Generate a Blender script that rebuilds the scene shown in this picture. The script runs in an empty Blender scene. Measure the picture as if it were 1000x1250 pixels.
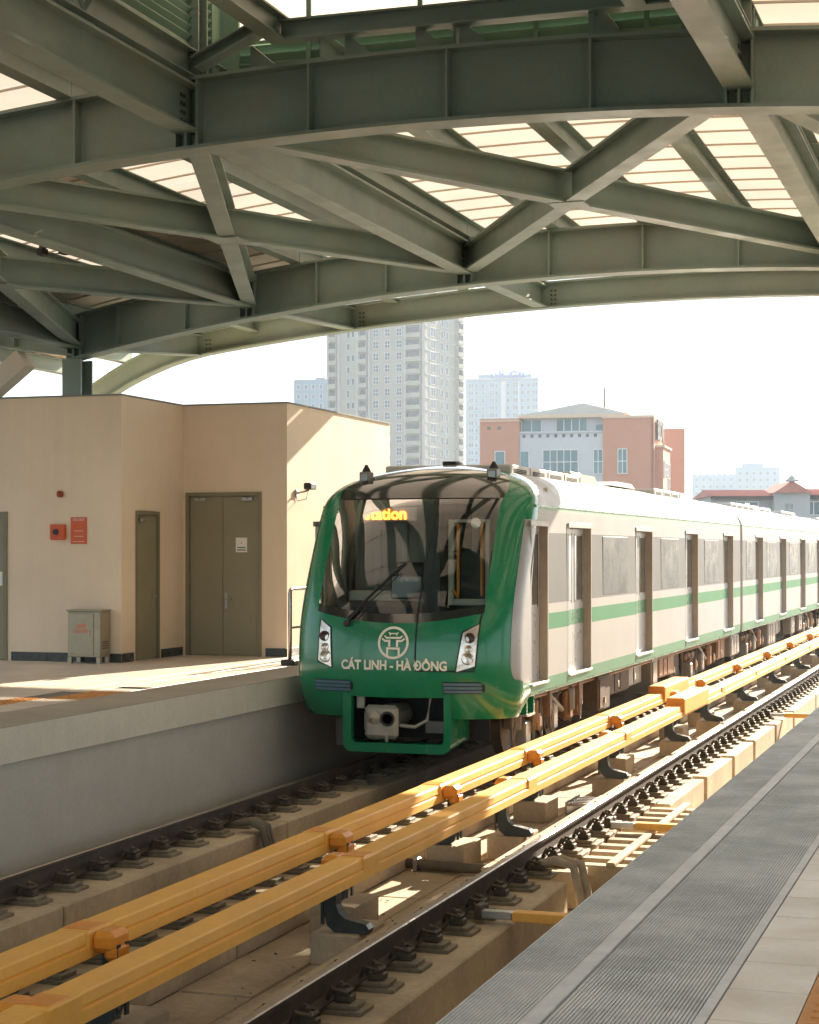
import bpy, math, random
from mathutils import Matrix, Vector
random.seed(7)
R = math.radians
scene = bpy.context.scene
col = scene.collection

# ---------------------------------------------------------------- camera
# world: X across the tracks (camera at 0), Y along the tracks, Z = 0 at the rail heads
F_PX, VPX, VPY, CAM_Z = 2200.0, 1230.0, 672.0, 2.6
THETA = math.atan((VPX - 500) / F_PX)
cam_d = bpy.data.cameras.new('camera')
cam = bpy.data.objects.new('camera', cam_d)
col.objects.link(cam)
cam.location = (0, 0, CAM_Z)
cam.rotation_euler = (R(90), 0, THETA)
cam_d.sensor_fit = 'VERTICAL'
cam_d.sensor_height = 36
cam_d.lens = 36 * F_PX / 1250
cam_d.shift_y = (VPY - 625) / 1250
cam_d.clip_start = 0.05
cam_d.clip_end = 6000
scene.camera = cam

# ---------------------------------------------------------------- sky, sun, exposure
SUN = Vector((0.195, 1.0, 0.45)).normalized()
SUN_EL = math.asin(SUN.z)
SUN_AZ = math.atan2(SUN.x, SUN.y)          # from +Y towards +X
world = bpy.data.worlds.new('World')
scene.world = world
world.use_nodes = True
wn = world.node_tree
bg = wn.nodes['Background']
sky = wn.nodes.new('ShaderNodeTexSky')
sky.sky_type = 'NISHITA'
sky.sun_disc = False
sky.sun_elevation = SUN_EL
sky.sun_rotation = SUN_AZ
sky.altitude = 20
sky.air_density = 1.0
sky.dust_density = 0.7
sky.ozone_density = 1.5
# thin bright cloud veil over the clear sky: even in all directions, with soft patches
veil = wn.nodes.new('ShaderNodeMix'); veil.data_type = 'RGBA'
tc = wn.nodes.new('ShaderNodeTexCoord')
cl = wn.nodes.new('ShaderNodeTexNoise'); cl.inputs['Scale'].default_value = 2.2; cl.inputs['Detail'].default_value = 7; cl.inputs['Roughness'].default_value = .55
mpg = wn.nodes.new('ShaderNodeMapping'); mpg.inputs['Scale'].default_value = (1, 1, 3.2)
wn.links.new(tc.outputs['Generated'], mpg.inputs['Vector']); wn.links.new(mpg.outputs['Vector'], cl.inputs['Vector'])
cr_ = wn.nodes.new('ShaderNodeMapRange'); cr_.inputs[1].default_value = .35; cr_.inputs[2].default_value = .7; cr_.inputs[3].default_value = .70; cr_.inputs[4].default_value = .92
wn.links.new(cl.outputs['Fac'], cr_.inputs[0]); wn.links.new(cr_.outputs[0], veil.inputs['Factor'])
wn.links.new(sky.outputs['Color'], veil.inputs[6]); veil.inputs[7].default_value = (1.85, 2.05, 2.2, 1)
wn.links.new(veil.outputs[2], bg.inputs['Color'])
bg.inputs['Strength'].default_value = 0.10

sun_d = bpy.data.lights.new('sun', 'SUN')
sun_d.energy = 3.6
sun_d.angle = R(0.5)
sun_d.color = (1.0, 0.85, 0.68)
sun = bpy.data.objects.new('sun', sun_d)
col.objects.link(sun)
sun.rotation_euler = SUN.to_track_quat('Z', 'Y').to_euler()
sun.location = (0, 0, 60)

vs = scene.view_settings
vs.view_transform = 'Standard'
vs.look = 'None'
vs.exposure = 2.45
vs.gamma = 1.0
vs.use_curve_mapping = False
cy = scene.cycles
cy.use_denoising = True
cy.max_bounces = 8
cy.diffuse_bounces = 4
cy.glossy_bounces = 4
cy.transmission_bounces = 6
cy.transparent_max_bounces = 12
cy.volume_bounces = 0
cy.sample_clamp_indirect = 8

# ---------------------------------------------------------------- helpers
WM = {}

def wm(o):
    return WM.get(o.name, Matrix.Identity(4))

def adopt(o, p):
    if p is not None:
        o.parent = p
        o.matrix_parent_inverse = wm(p).inverted()

def thing(name, label, cat, loc=(0, 0, 0), group=None):
    o = bpy.data.objects.new(name, None)
    col.objects.link(o)
    o.location = loc
    o.empty_display_size = 0.2
    o['label'] = label
    o['category'] = cat
    if group:
        o['group'] = group
    WM[o.name] = Matrix.Translation(loc)
    return o

def tag(o, label, cat, group=None):
    o['label'] = label
    o['category'] = cat
    if group:
        o['group'] = group
    return o

def kind(o, k):
    o['kind'] = k
    return o

def link(name, mesh, parent=None, mtx=None):
    o = bpy.data.objects.new(name, mesh)
    col.objects.link(o)
    if mtx is not None:
        o.matrix_world = mtx
        WM[o.name] = mtx.copy()
        if parent is not None:
            o.parent = parent
            o.matrix_parent_inverse = wm(parent).inverted()
            o.matrix_basis = mtx
    else:
        adopt(o, parent)
    return o

def T(x, y, z, rz=0.0, rx=0.0, ry=0.0, sc=None):
    m = Matrix.Translation((x, y, z)) @ Matrix.Rotation(rz, 4, 'Z') @ Matrix.Rotation(ry, 4, 'Y') @ Matrix.Rotation(rx, 4, 'X')
    if sc:
        m = m @ Matrix.Diagonal((*sc, 1))
    return m

class MB:
    """collects geometry for one mesh; material index per face"""
    def __init__(s):
        s.v = []; s.f = []; s.m = []; s.mi = 0; s.x = None
    def vert(s, p):
        s.v.append(tuple(s.x @ Vector(p)) if s.x is not None else tuple(p)); return len(s.v) - 1
    def face(s, idx):
        s.f.append(tuple(idx)); s.m.append(s.mi)
    def quad(s, a, b, c, d):
        i = [s.vert(p) for p in (a, b, c, d)]; s.face(i); return s
    def poly(s, pts):
        s.face([s.vert(p) for p in pts]); return s
    def box(s, x0, x1, y0, y1, z0, z1, ch=0.0):
        if x0 > x1: x0, x1 = x1, x0
        if y0 > y1: y0, y1 = y1, y0
        if z0 > z1: z0, z1 = z1, z0
        if ch <= 0:
            b = [s.vert(p) for p in ((x0,y0,z0),(x1,y0,z0),(x1,y1,z0),(x0,y1,z0),(x0,y0,z1),(x1,y0,z1),(x1,y1,z1),(x0,y1,z1))]
            for q in ((0,3,2,1),(4,5,6,7),(0,1,5,4),(1,2,6,5),(2,3,7,6),(3,0,4,7)):
                s.face([b[k] for k in q])
            return s
        c = min(ch, (x1-x0)*.45, (y1-y0)*.45, (z1-z0)*.45)
        ids = {}
        for ix, X in ((0, x0), (1, x1)):
            for iy, Y in ((0, y0), (1, y1)):
                for iz, Z in ((0, z0), (1, z1)):
                    dx = c if ix == 0 else -c; dy = c if iy == 0 else -c; dz = c if iz == 0 else -c
                    ids[(ix,iy,iz,0)] = s.vert((X, Y+dy, Z+dz))
                    ids[(ix,iy,iz,1)] = s.vert((X+dx, Y, Z+dz))
                    ids[(ix,iy,iz,2)] = s.vert((X+dx, Y+dy, Z))
        g = ids
        for i in (0, 1):
            o = (lambda L: L if i else L[::-1])
            s.face(o([g[(i,0,0,0)], g[(i,1,0,0)], g[(i,1,1,0)], g[(i,0,1,0)]]))
            s.face(o([g[(0,i,0,1)], g[(0,i,1,1)], g[(1,i,1,1)], g[(1,i,0,1)]]))
            s.face(o([g[(0,0,i,2)], g[(1,0,i,2)], g[(1,1,i,2)], g[(0,1,i,2)]]))
        for a in (0, 1):
            for b in (0, 1):
                s.face([g[(a,b,0,0)], g[(a,b,1,0)], g[(a,b,1,1)], g[(a,b,0,1)]])
                s.face([g[(a,0,b,0)], g[(a,1,b,0)], g[(a,1,b,2)], g[(a,0,b,2)]])
                s.face([g[(0,a,b,1)], g[(1,a,b,1)], g[(1,a,b,2)], g[(0,a,b,2)]])
        for a in (0, 1):
            for b in (0, 1):
                for c2 in (0, 1):
                    s.face([g[(a,b,c2,0)], g[(a,b,c2,1)], g[(a,b,c2,2)]])
        return s
    def prism(s, pts, a, b, axis='y'):
        """2D polygon extruded along an axis from a to b. axis y: pts=(x,z); x: (y,z); z: (x,y)"""
        def P(p, t):
            return {'y': (p[0], t, p[1]), 'x': (t, p[0], p[1]), 'z': (p[0], p[1], t)}[axis]
        n = len(pts)
        i0 = [s.vert(P(p, a)) for p in pts]; i1 = [s.vert(P(p, b)) for p in pts]
        s.face(i0[::-1]); s.face(i1)
        for k in range(n):
            s.face((i0[k], i0[(k+1) % n], i1[(k+1) % n], i1[k]))
        return s
    def bar(s, p, q, prof, up=(0, 0, 1)):
        """closed 2D profile (side, up) swept from p to q"""
        p = Vector(p); q = Vector(q); d = (q - p).normalized(); u = Vector(up)
        sd = d.cross(u).normalized(); u = sd.cross(d).normalized()
        i0 = [s.vert(p + sd*a + u*b) for a, b in prof]; i1 = [s.vert(q + sd*a + u*b) for a, b in prof]
        n = len(prof)
        s.face(i0[::-1]); s.face(i1)
        for k in range(n):
            s.face((i0[k], i0[(k+1) % n], i1[(k+1) % n], i1[k]))
        return s
    def ibeam(s, p, q, dep, wid, tf=.03, tw=.03, up=(0, 0, 1)):
        """I section hanging up from the line p-q (line = bottom centre)"""
        h = wid/2
        s.bar(p, q, [(-h, 0), (h, 0), (h, tf), (-h, tf)], up)
        s.bar(p, q, [(-tw/2, tf), (tw/2, tf), (tw/2, dep-tf), (-tw/2, dep-tf)], up)
        s.bar(p, q, [(-h, dep-tf), (h, dep-tf), (h, dep), (-h, dep)], up)
        return s
    def tube(s, pts, r, n=8, caps=True):
        pts = [Vector(p) for p in pts]; rings = []
        for k, p in enumerate(pts):
            d = (pts[min(k+1, len(pts)-1)] - pts[max(k-1, 0)]).normalized()
            ref = Vector((0, 0, 1)) if abs(d.z) < .9 else Vector((1, 0, 0))
            a = d.cross(ref).normalized(); b = a.cross(d).normalized()
            rr = r[k] if isinstance(r, (list, tuple)) else r
            rings.append([s.vert(p + (a*math.cos(t*2*math.pi/n) + b*math.sin(t*2*math.pi/n))*rr) for t in range(n)])
        for k in range(len(rings)-1):
            for t in range(n):
                s.face((rings[k][t], rings[k][(t+1) % n], rings[k+1][(t+1) % n], rings[k+1][t]))
        if caps:
            s.face(rings[0][::-1]); s.face(rings[-1])
        return s
    def lathe(s, prof, c, axis='x', n=20):
        """profile of (r, t) turned about an axis through c"""
        rings = []
        for r, t in prof:
            ring = []
            for k in range(n):
                a = 2*math.pi*k/n
                u, w = r*math.cos(a), r*math.sin(a)
                p = {'x': (t, u, w), 'y': (u, t, w), 'z': (u, w, t)}[axis]
                ring.append(s.vert((c[0]+p[0], c[1]+p[1], c[2]+p[2])))
            rings.append(ring)
        for k in range(len(rings)-1):
            for t in range(n):
                s.face((rings[k][t], rings[k][(t+1) % n], rings[k+1][(t+1) % n], rings[k+1][t]))
        s.face(rings[0][::-1]); s.face(rings[-1])
        return s
    def mesh(s, name, mats, smooth=False):
        me = bpy.data.meshes.new(name)
        me.from_pydata(s.v, [], s.f)
        for m in (mats if isinstance(mats, (list, tuple)) else [mats]):
            me.materials.append(m)
        me.polygons.foreach_set('material_index', s.m)
        if smooth:
            me.polygons.foreach_set('use_smooth', [True]*len(s.f))
        me.update()
        return me
    def obj(s, name, mats, parent=None, smooth=False, fix=True):
        me = s.mesh(name, mats, smooth)
        if fix:
            import bmesh
            bm = bmesh.new(); bm.from_mesh(me)
            bmesh.ops.recalc_face_normals(bm, faces=bm.faces)
            bm.to_mesh(me); bm.free()
        return link(name, me, parent)

def B(name, mat, parent, *a, ch=0.0):
    return MB().box(*a, ch=ch).obj(name, mat, parent)

def text_geo(txt, size, extr=0.0, bold=0.0, align='CENTER', space=1.0):
    cu = bpy.data.curves.new('t', 'FONT')
    cu.body = txt; cu.size = size; cu.extrude = extr; cu.offset = bold
    cu.align_x = align; cu.space_character = space
    cu.resolution_u = 4
    o = bpy.data.objects.new('t', cu)
    me = bpy.data.meshes.new_from_object(o)
    v = [tuple(p.co) for p in me.vertices]; f = [tuple(p.vertices) for p in me.polygons]
    bpy.data.objects.remove(o); bpy.data.meshes.remove(me); bpy.data.curves.remove(cu)
    return v, f

def text_obj(name, txt, size, mat, parent, mp, extr=0.0, bold=0.0, align='CENTER', space=1.0):
    """mp maps text coords (x right, y up, z out) to world"""
    v, f = text_geo(txt, size, extr, bold, align, space)
    me = bpy.data.meshes.new(name)
    me.from_pydata([tuple(mp(*p)) for p in v], [], f)
    me.materials.append(mat); me.update()
    return link(name, me, parent)

# ---------------------------------------------------------------- materials
def mat(name, c, rough=.6, metal=0.0, var=.12, vs=2.0, fine=.06, fs=30.0, bump=.15, bs=60.0, spec=.5, coat=0.0,
        streak=0.0, dirt=None, dirt_amt=0.0, dirt_scale=1.2, bd=.01):
    m = bpy.data.materials.new(name); m.use_nodes = True
    nt = m.node_tree; N = nt.nodes; L = nt.links
    p = N['Principled BSDF']
    p.inputs['Roughness'].default_value = rough
    p.inputs['Metallic'].default_value = metal
    p.inputs['Specular IOR Level'].default_value = spec
    if coat:
        p.inputs['Coat Weight'].default_value = coat
        p.inputs['Coat Roughness'].default_value = .08
    geo = N.new('ShaderNodeNewGeometry')
    def noise(sc, det=4, vec=None, rgh=.55):
        n = N.new('ShaderNodeTexNoise'); n.inputs['Scale'].default_value = sc
        n.inputs['Detail'].default_value = det; n.inputs['Roughness'].default_value = rgh
        L.new(vec or geo.outputs['Position'], n.inputs['Vector']); return n.outputs['Fac']
    def ramp(fac, lo, hi, a, b):
        r = N.new('ShaderNodeMapRange'); r.inputs[1].default_value = lo; r.inputs[2].default_value = hi
        r.inputs[3].default_value = a; r.inputs[4].default_value = b
        L.new(fac, r.inputs[0]); return r.outputs[0]
    def mul(a, b):
        n = N.new('ShaderNodeMath'); n.operation = 'MULTIPLY'
        for k, q in ((0, a), (1, b)):
            if isinstance(q, float): n.inputs[k].default_value = q
            else: L.new(q, n.inputs[k])
        return n.outputs[0]
    v = ramp(noise(vs), .3, .7, 1-var, 1+var*.7)
    v = mul(v, ramp(noise(fs, 3), .3, .7, 1-fine, 1+fine))
    if streak:
        mp = N.new('ShaderNodeMapping'); mp.inputs['Scale'].default_value = (9, 9, .35)
        L.new(geo.outputs['Position'], mp.inputs['Vector'])
        v = mul(v, ramp(noise(1.0, 5, mp.outputs['Vector'], .65), .35, .7, 1-streak, 1.0))
    cm = N.new('ShaderNodeMix'); cm.data_type = 'RGBA'; cm.blend_type = 'MULTIPLY'
    cm.inputs['Factor'].default_value = 1
    cm.inputs[6].default_value = (*c, 1)
    L.new(v, cm.inputs[7])
    out = cm.outputs[2]
    if dirt is not None:
        dm = N.new('ShaderNodeMix'); dm.data_type = 'RGBA'
        L.new(ramp(noise(dirt_scale, 6, None, .7), .45, .72, 0.0, dirt_amt), dm.inputs['Factor'])
        L.new(out, dm.inputs[6]); dm.inputs[7].default_value = (*dirt, 1)
        out = dm.outputs[2]
    L.new(out, p.inputs['Base Color'])
    rr = ramp(noise(vs*2.3, 4), .3, .7, max(rough-.08, .02), min(rough+.1, 1)); L.new(rr, p.inputs['Roughness'])
    if bump:
        b = N.new('ShaderNodeBump'); b.inputs['Strength'].default_value = bump; b.inputs['Distance'].default_value = bd
        L.new(noise(bs, 4), b.inputs['Height']); L.new(b.outputs['Normal'], p.inputs['Normal'])
    return m

def glow(name, c, strength):
    m = bpy.data.materials.new(name); m.use_nodes = True
    p = m.node_tree.nodes['Principled BSDF']
    p.inputs['Base Color'].default_value = (*c, 1)
    p.inputs['Emission Color'].default_value = (*c, 1)
    p.inputs['Emission Strength'].default_value = strength
    return m

def sheet_glass(name, tint, refl=.12, ior=1.55, rough=.01):
    m = bpy.data.materials.new(name); m.use_nodes = True
    nt = m.node_tree; N = nt.nodes; L = nt.links
    N.remove(N['Principled BSDF'])
    tr = N.new('ShaderNodeBsdfTransparent'); tr.inputs['Color'].default_value = (*tint, 1)
    gl = N.new('ShaderNodeBsdfGlossy'); gl.inputs['Roughness'].default_value = rough
    fr = N.new('ShaderNodeFresnel'); fr.inputs['IOR'].default_value = ior
    ad = N.new('ShaderNodeMath'); ad.operation = 'ADD'; ad.use_clamp = True; ad.inputs[1].default_value = refl
    L.new(fr.outputs[0], ad.inputs[0])
    mx = N.new('ShaderNodeMixShader')
    L.new(ad.outputs[0], mx.inputs[0]); L.new(tr.outputs[0], mx.inputs[1]); L.new(gl.outputs[0], mx.inputs[2])
    L.new(mx.outputs[0], N['Material Output'].inputs['Surface'])
    return m

def translucent(name, c, tr=.6):
    m = bpy.data.materials.new(name); m.use_nodes = True
    nt = m.node_tree; N = nt.nodes; L = nt.links
    N.remove(N['Principled BSDF'])
    geo = N.new('ShaderNodeNewGeometry')
    n = N.new('ShaderNodeTexNoise'); n.inputs['Scale'].default_value = .7; n.inputs['Detail'].default_value = 5
    L.new(geo.outputs['Position'], n.inputs['Vector'])
    mr = N.new('ShaderNodeMapRange'); mr.inputs[1].default_value = .3; mr.inputs[2].default_value = .7
    mr.inputs[3].default_value = .82; mr.inputs[4].default_value = 1.0; L.new(n.outputs['Fac'], mr.inputs[0])
    cm = N.new('ShaderNodeMix'); cm.data_type = 'RGBA'; cm.blend_type = 'MULTIPLY'; cm.inputs['Factor'].default_value = 1
    cm.inputs[6].default_value = (*c, 1); L.new(mr.outputs[0], cm.inputs[7])
    a = N.new('ShaderNodeBsdfTranslucent'); b = N.new('ShaderNodeBsdfDiffuse')
    L.new(cm.outputs[2], a.inputs['Color']); L.new(cm.outputs[2], b.inputs['Color'])
    mx = N.new('ShaderNodeMixShader'); mx.inputs[0].default_value = 1-tr
    L.new(a.outputs[0], mx.inputs[1]); L.new(b.outputs[0], mx.inputs[2])
    L.new(mx.outputs[0], N['Material Output'].inputs['Surface'])
    return m

M = {}
M['steel'] = mat('canopy_steel', (.22, .285, .24), .45, 0, .12, 1.2, .05, 40, .08, 90, dirt=(.30, .25, .18), dirt_amt=.35, dirt_scale=.9)
M['steel_dark'] = mat('louvre_steel', (.22, .34, .25), .5, 0, .12, 2, .05, 40, .05)
M['roof_panel'] = translucent('roof_translucent', (.86, .73, .60), .42)
M['roof_deck'] = mat('roof_deck', (.62, .54, .43), .6, 0, .06, 1, .04, 30, .05)
M['wall'] = mat('cream_plaster', (.82, .67, .51), .85, 0, .05, .9, .025, 60, .12, 140, dirt=(.6, .47, .34), dirt_amt=.28, dirt_scale=.55, streak=.04, bd=.003)
M['cap'] = mat('parapet_cap', (.22, .24, .22), .7, 0, .1)
M['door'] = mat('door_paint', (.26, .235, .15), .5, 0, .05, 2, .03, 60, .04)
M['doorframe'] = mat('door_frame_paint', (.21, .19, .12), .5, 0, .05)
M['tile_dark'] = mat('skirting_tile', (.035, .045, .04), .3, 0, .2, 6)
M['metal'] = mat('brushed_metal', (.45, .44, .42), .35, .9, .08, 8)
M['cabinet'] = mat('cabinet_metal', (.38, .34, .25), .42, .55, .08, 5)
M['red'] = mat('signal_orange', (.62, .10, .02), .45, 0, .08, 5)
M['orange_print'] = mat('orange_print', (.75, .16, .04), .5, 0, .05)
M['white_print'] = mat('white_print', (.80, .78, .72), .6, 0, .03)
M['black'] = mat('black_plastic', (.015, .016, .017), .45, 0, .2)
M['plat_tile'] = mat('platform_tile', (.68, .60, .50), .42, 0, .10, 1.5, .05, 50, .05, 80, dirt=(.33, .29, .23), dirt_amt=.4, dirt_scale=1.6)
M['plat_joint'] = mat('tile_joint', (.22, .19, .15), .9, 0, .1)
M['plat_edge'] = mat('platform_edge_stone', (.36, .32, .25), .7, 0, .14, 1.2, .06, 40, .2, 70)
M['conc'] = mat('concrete', (.54, .44, .30), .88, 0, .22, .9, .10, 18, .45, 45, dirt=(.22, .17, .115), dirt_amt=.45, dirt_scale=1.3, bd=.008)
M['conc_face'] = mat('platform_face', (.68, .65, .55), .85, 0, .14, .8, .05, 24, .25, 60, dirt=(.26, .22, .16), dirt_amt=.35, dirt_scale=.8, streak=.05)
M['conc_wall'] = mat('platform_under_wall', (.56, .53, .46), .9, 0, .10, .6, .05, 24, .2, 60, dirt=(.2, .17, .12), dirt_amt=.35, dirt_scale=.6, streak=.03)
M['rib'] = mat('ribbed_edge', (.47, .50, .49), .5, 0, .22, 2.2, .12, 60, .1, 80, dirt=(.66, .65, .62), dirt_amt=.9, dirt_scale=2.2)
M['rib_base'] = mat('ribbed_base', (.30, .315, .31), .7, 0, .2)
M['pale_line'] = mat('pale_edge_line', (.62, .63, .62), .5, 0, .15, 4)
M['tactile'] = mat('tactile_orange', (.62, .27, .06), .6, 0, .12, 3, .08, 40, .1)
M['rail_side'] = mat('rail_web', (.075, .055, .04), .7, .2, .25, 4, .12, 40, .2)
M['rail_top'] = mat('rail_head', (.30, .26, .22), .36, 1.0, .08, 10)
M['clip'] = mat('fastener_iron', (.10, .08, .055), .65, .35, .35, 6, .2, 60, .2)
M['plate'] = mat('fastener_plate', (.24, .20, .135), .7, .1, .25, 6, .15, 40, .2)
M['cover'] = mat('yellow_cover', (.94, .49, .085), .55, 0, .08, 1.4, .04, 30, .05, 60, dirt=(.70, .42, .16), dirt_amt=.35, dirt_scale=2.2)
M['cover_cap'] = mat('orange_cap', (.80, .30, .03), .38, 0, .08, 3)
M['bracket'] = mat('insulator_bracket', (.045, .06, .06), .35, 0, .2, 5)
M['hose'] = mat('cable_sheath', (.16, .13, .09), .6, 0, .25, 6)
M['hose_pale'] = mat('pale_cable_sheath', (.42, .34, .24), .6, 0, .25, 6)
M['bolt'] = mat('bolt_dark', (.09, .085, .065), .5, .3, .2, 8)
M['debris'] = mat('debris', (.11, .085, .055), .9, 0, .4, 6)
# ---------------------------------------------------------------- setting: ground and station deck
PZ = 1.045                      # platform level
FLOOR = -0.55                   # track slab level
PL, PR = -8.38, -1.79           # platform edges

gm = mat('city_ground', (.16, .15, .12), .95, 0, .3, .02, .15, .3, 0)
kind(MB().quad((-1500, -400, -10), (1500, -400, -10), (1500, 2200, -10), (-1500, 2200, -10)).obj('ground', gm), 'structure')

deck = kind(B('track_bed', M['conc'], None, -8.9, -1.2, -18, 90, -1.3, FLOOR - .02), 'structure')
# slab panels between the running rails and in the space between the two tracks
for (xa, xb, step, off) in ((-5.63, -5.06, 1.15, .0), (-5.03, -4.46, 1.15, .35), (-7.13, -6.58, 2.4, .2), (-3.54, -2.98, 2.4, 1.0), (-8.29, -8.07, 2.4, .6)):
    y = 3.0 - off
    while y < 62:
        l = step*random.uniform(.85, 1.2)
        dz = random.uniform(-.006, .006)
        B('slab_panel', M['conc'], deck, xa, xb, y, y + l - .018, FLOOR - .03, FLOOR + dz, ch=.006)
        y += l

def plinth(x0, x1, y0, y1):
    B('rail_plinth', M['conc'], deck, x0, x1, y0, y1, FLOOR - .01, -.234, ch=.012)
for x in (-7.604, -6.10):
    y = -6.0
    while y < 62:
        l = 4.7 if y < 40 else 9.0
        plinth(x - .46, x + .46, y, y + l - .03); y += l
for (a, b) in ((-6, 2.2), (2.35, 9.45), (9.62, 15.05), (15.5, 15.85), (20.0, 22.35), (22.6, 24.75), (25.0, 26.9), (27.15, 29.5), (29.75, 32.1), (32.35, 36), (36.2, 41), (41.2, 50), (50.2, 62)):
    plinth(-4.47, -3.57, a, b)
plinth(-4.47, -3.76, 15.87, 19.98)
for k in range(11):
    y = 15.95 + k*.37
    B('drain_rib', M['conc'], deck, -3.74, -2.95, y, y + .15, FLOOR - .01, -.24, ch=.01)
B('drain_curb', M['conc'], deck, -3.42, -3.34, 15.9, 20.0, -.238, -.2, ch=.008)
y = -6.0
while y < 62:
    plinth(-2.96, -2.06, y, y + 4.6); y += 4.75

# ---- platforms
lp = kind(B('left_platform', M['plat_joint'], None, -19, PL - .2, -18, 33, .80, PZ - .012), 'structure')
B('edge_beam', M['conc_face'], lp, PL - .22, PL, -18, 33, PZ - .335, PZ - .001, ch=.008)
B('under_wall', M['conc_wall'], lp, PL - .32, PL - .08, -18, 33, -1.3, PZ - .33)
B('under_fill', M['conc_wall'], lp, -19, PL - .33, -18, 33, -1.3, .79)
for k in range(24):
    y = -16 + k*2.0
    B('edge_slab', M['plat_edge'], lp, -9.18, PL + .001, y, y + 1.994, PZ - .01, PZ, ch=.003)
for k in range(46):
    y = -2 + k*.75
    for j in range(5):
        x = -9.92 - .9*j
        B('floor_tile', M['plat_tile'], lp, x - .896, x, y, y + .746, PZ - .01, PZ, ch=.002)
    B('floor_tile', M['plat_tile'], lp, -9.596, -9.186, y, y + .746, PZ - .01, PZ, ch=.002) if not (16.3 < y + .37 < 18.0) else None
B('floor_tile', M['plat_tile'], lp, -9.596, -9.186, 17.83, 18.49, PZ - .01, PZ, ch=.002)
B('floor_tile', M['plat_tile'], lp, -9.596, -9.186, 16.0, 16.75, PZ - .0101, PZ - .0002, ch=.002)
def tactile(par, x0, x1, y0, y1):
    mb = MB().box(x0, x1, y0, y1, PZ - .01, PZ + .001, ch=.002)
    n = max(2, int((x1 - x0)/.075)); m = max(2, int((y1 - y0)/.075))
    for i in range(n):
        xx = x0 + (i + .5)*(x1 - x0)/n
        for j in range(m):
            yy = y0 + (j + .5)*(y1 - y0)/m
            mb.box(xx - .014, xx + .014, yy - .014, yy + .014, PZ + .001, PZ + .006)
    mb.obj('tactile_tile', M['tactile'], par, fix=False)
for k in range(21):
    y = 10.5 + k*.3
    if y < 17.7:
        tactile(lp, -9.916, -9.6, y, y + .296)
for k in range(3):
    for j in range(2):
        tactile(lp, -9.596 + .14*0 + j*.21, -9.596 + j*.21 + .206, 16.8 + k*.33, 16.8 + k*.33 + .326)
for k in range(18):
    y = 17.716 + k*.75
    B('floor_tile', M['plat_tile'], lp, -9.916, -9.6, y, y + .746, PZ - .01, PZ, ch=.002)

rp = kind(B('right_platform', M['plat_joint'], None, PR + .2, 9, -18, 33, .6, PZ - .012), 'structure')
B('edge_beam', M['conc_face'], rp, PR + .001, PR + .22, -18, 33, PZ - .335, PZ - .012, ch=.004)
B('under_wall', M['conc_wall'], rp, PR + .08, PR + .32, -18, 33, -1.3, PZ - .34)
for k in range(20):                                   # ribbed edge panels
    y = 2.55 + k*1.42
    B('edge_panel', M['rib_base'], rp, PR, -.945, y, y + 1.4192, PZ - .012, PZ - .006)
    mb = MB()
    n = 60
    for i in range(n):
        xx = PR + .006 + i*(.84/n)
        if -1.525 < xx < -1.46:
            continue
        mb.box(xx, xx + .0100, y + .001, y + 1.419, PZ - .006, PZ)
    kind(mb.obj('edge_ribs', M['rib'], rp, fix=False), 'stuff')
    B('edge_line', M['pale_line'], rp, -1.522, -1.464, y + .001, y + 1.419, PZ - .006, PZ + .001)
    B('edge_trim', M['pale_line'], rp, -.985, -.947, y + .001, y + 1.419, PZ - .006, PZ + .001)
for k in range(52):
    y = 3.32 + k*.445
    B('floor_tile', M['plat_tile'], rp, -.941, -.662, y, y + .441, PZ - .012, PZ, ch=.002)
    if k < 24:
        tactile(rp, -.658, -.36, y, y + .441)
for k in range(28):
    for j in range(5):
        y = -2 + k*.9; x = -.356 + j*.9
        B('floor_tile', M['plat_tile'], rp, x, x + .896, y, y + .896, PZ - .012, PZ, ch=.002)

# ---------------------------------------------------------------- canopy
XC = -5.05
NODES = [-14.4, -11.35, -7.78, -2.3, 1.25, 4.3]
ARCH_Y = [26.2, 16.5, 6.8, -2.9]
AD = .72
def zb(X):
    x = abs(X - XC)
    return 6.68 - x*x/90
canopy = thing('station_canopy', 'green grey steel arched canopy with cross braces and translucent roof over the tracks', 'canopy', (-14.4, 26.2, PZ))
ST = M['steel']

def strip_arch(name, xs, zf, y, dep, wid, tf=.035, tw=.03, par=canopy):
    mb = MB()
    for (h0, h1, w) in ((0, tf, wid), (tf, dep - tf, tw), (dep - tf, dep, wid)):
        rings = []
        for X in xs:
            z = zf(X)
            rings.append([mb.vert((X, y - w/2, z + h0)), mb.vert((X, y + w/2, z + h0)), mb.vert((X, y + w/2, z + h1)), mb.vert((X, y - w/2, z + h1))])
        for a, b in zip(rings, rings[1:]):
            for k in range(4):
                mb.face((a[k], a[(k+1) % 4], b[(k+1) % 4], b[k]))
        mb.face(rings[0][::-1]); mb.face(rings[-1])
    return mb.obj(name, ST, par)

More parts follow.
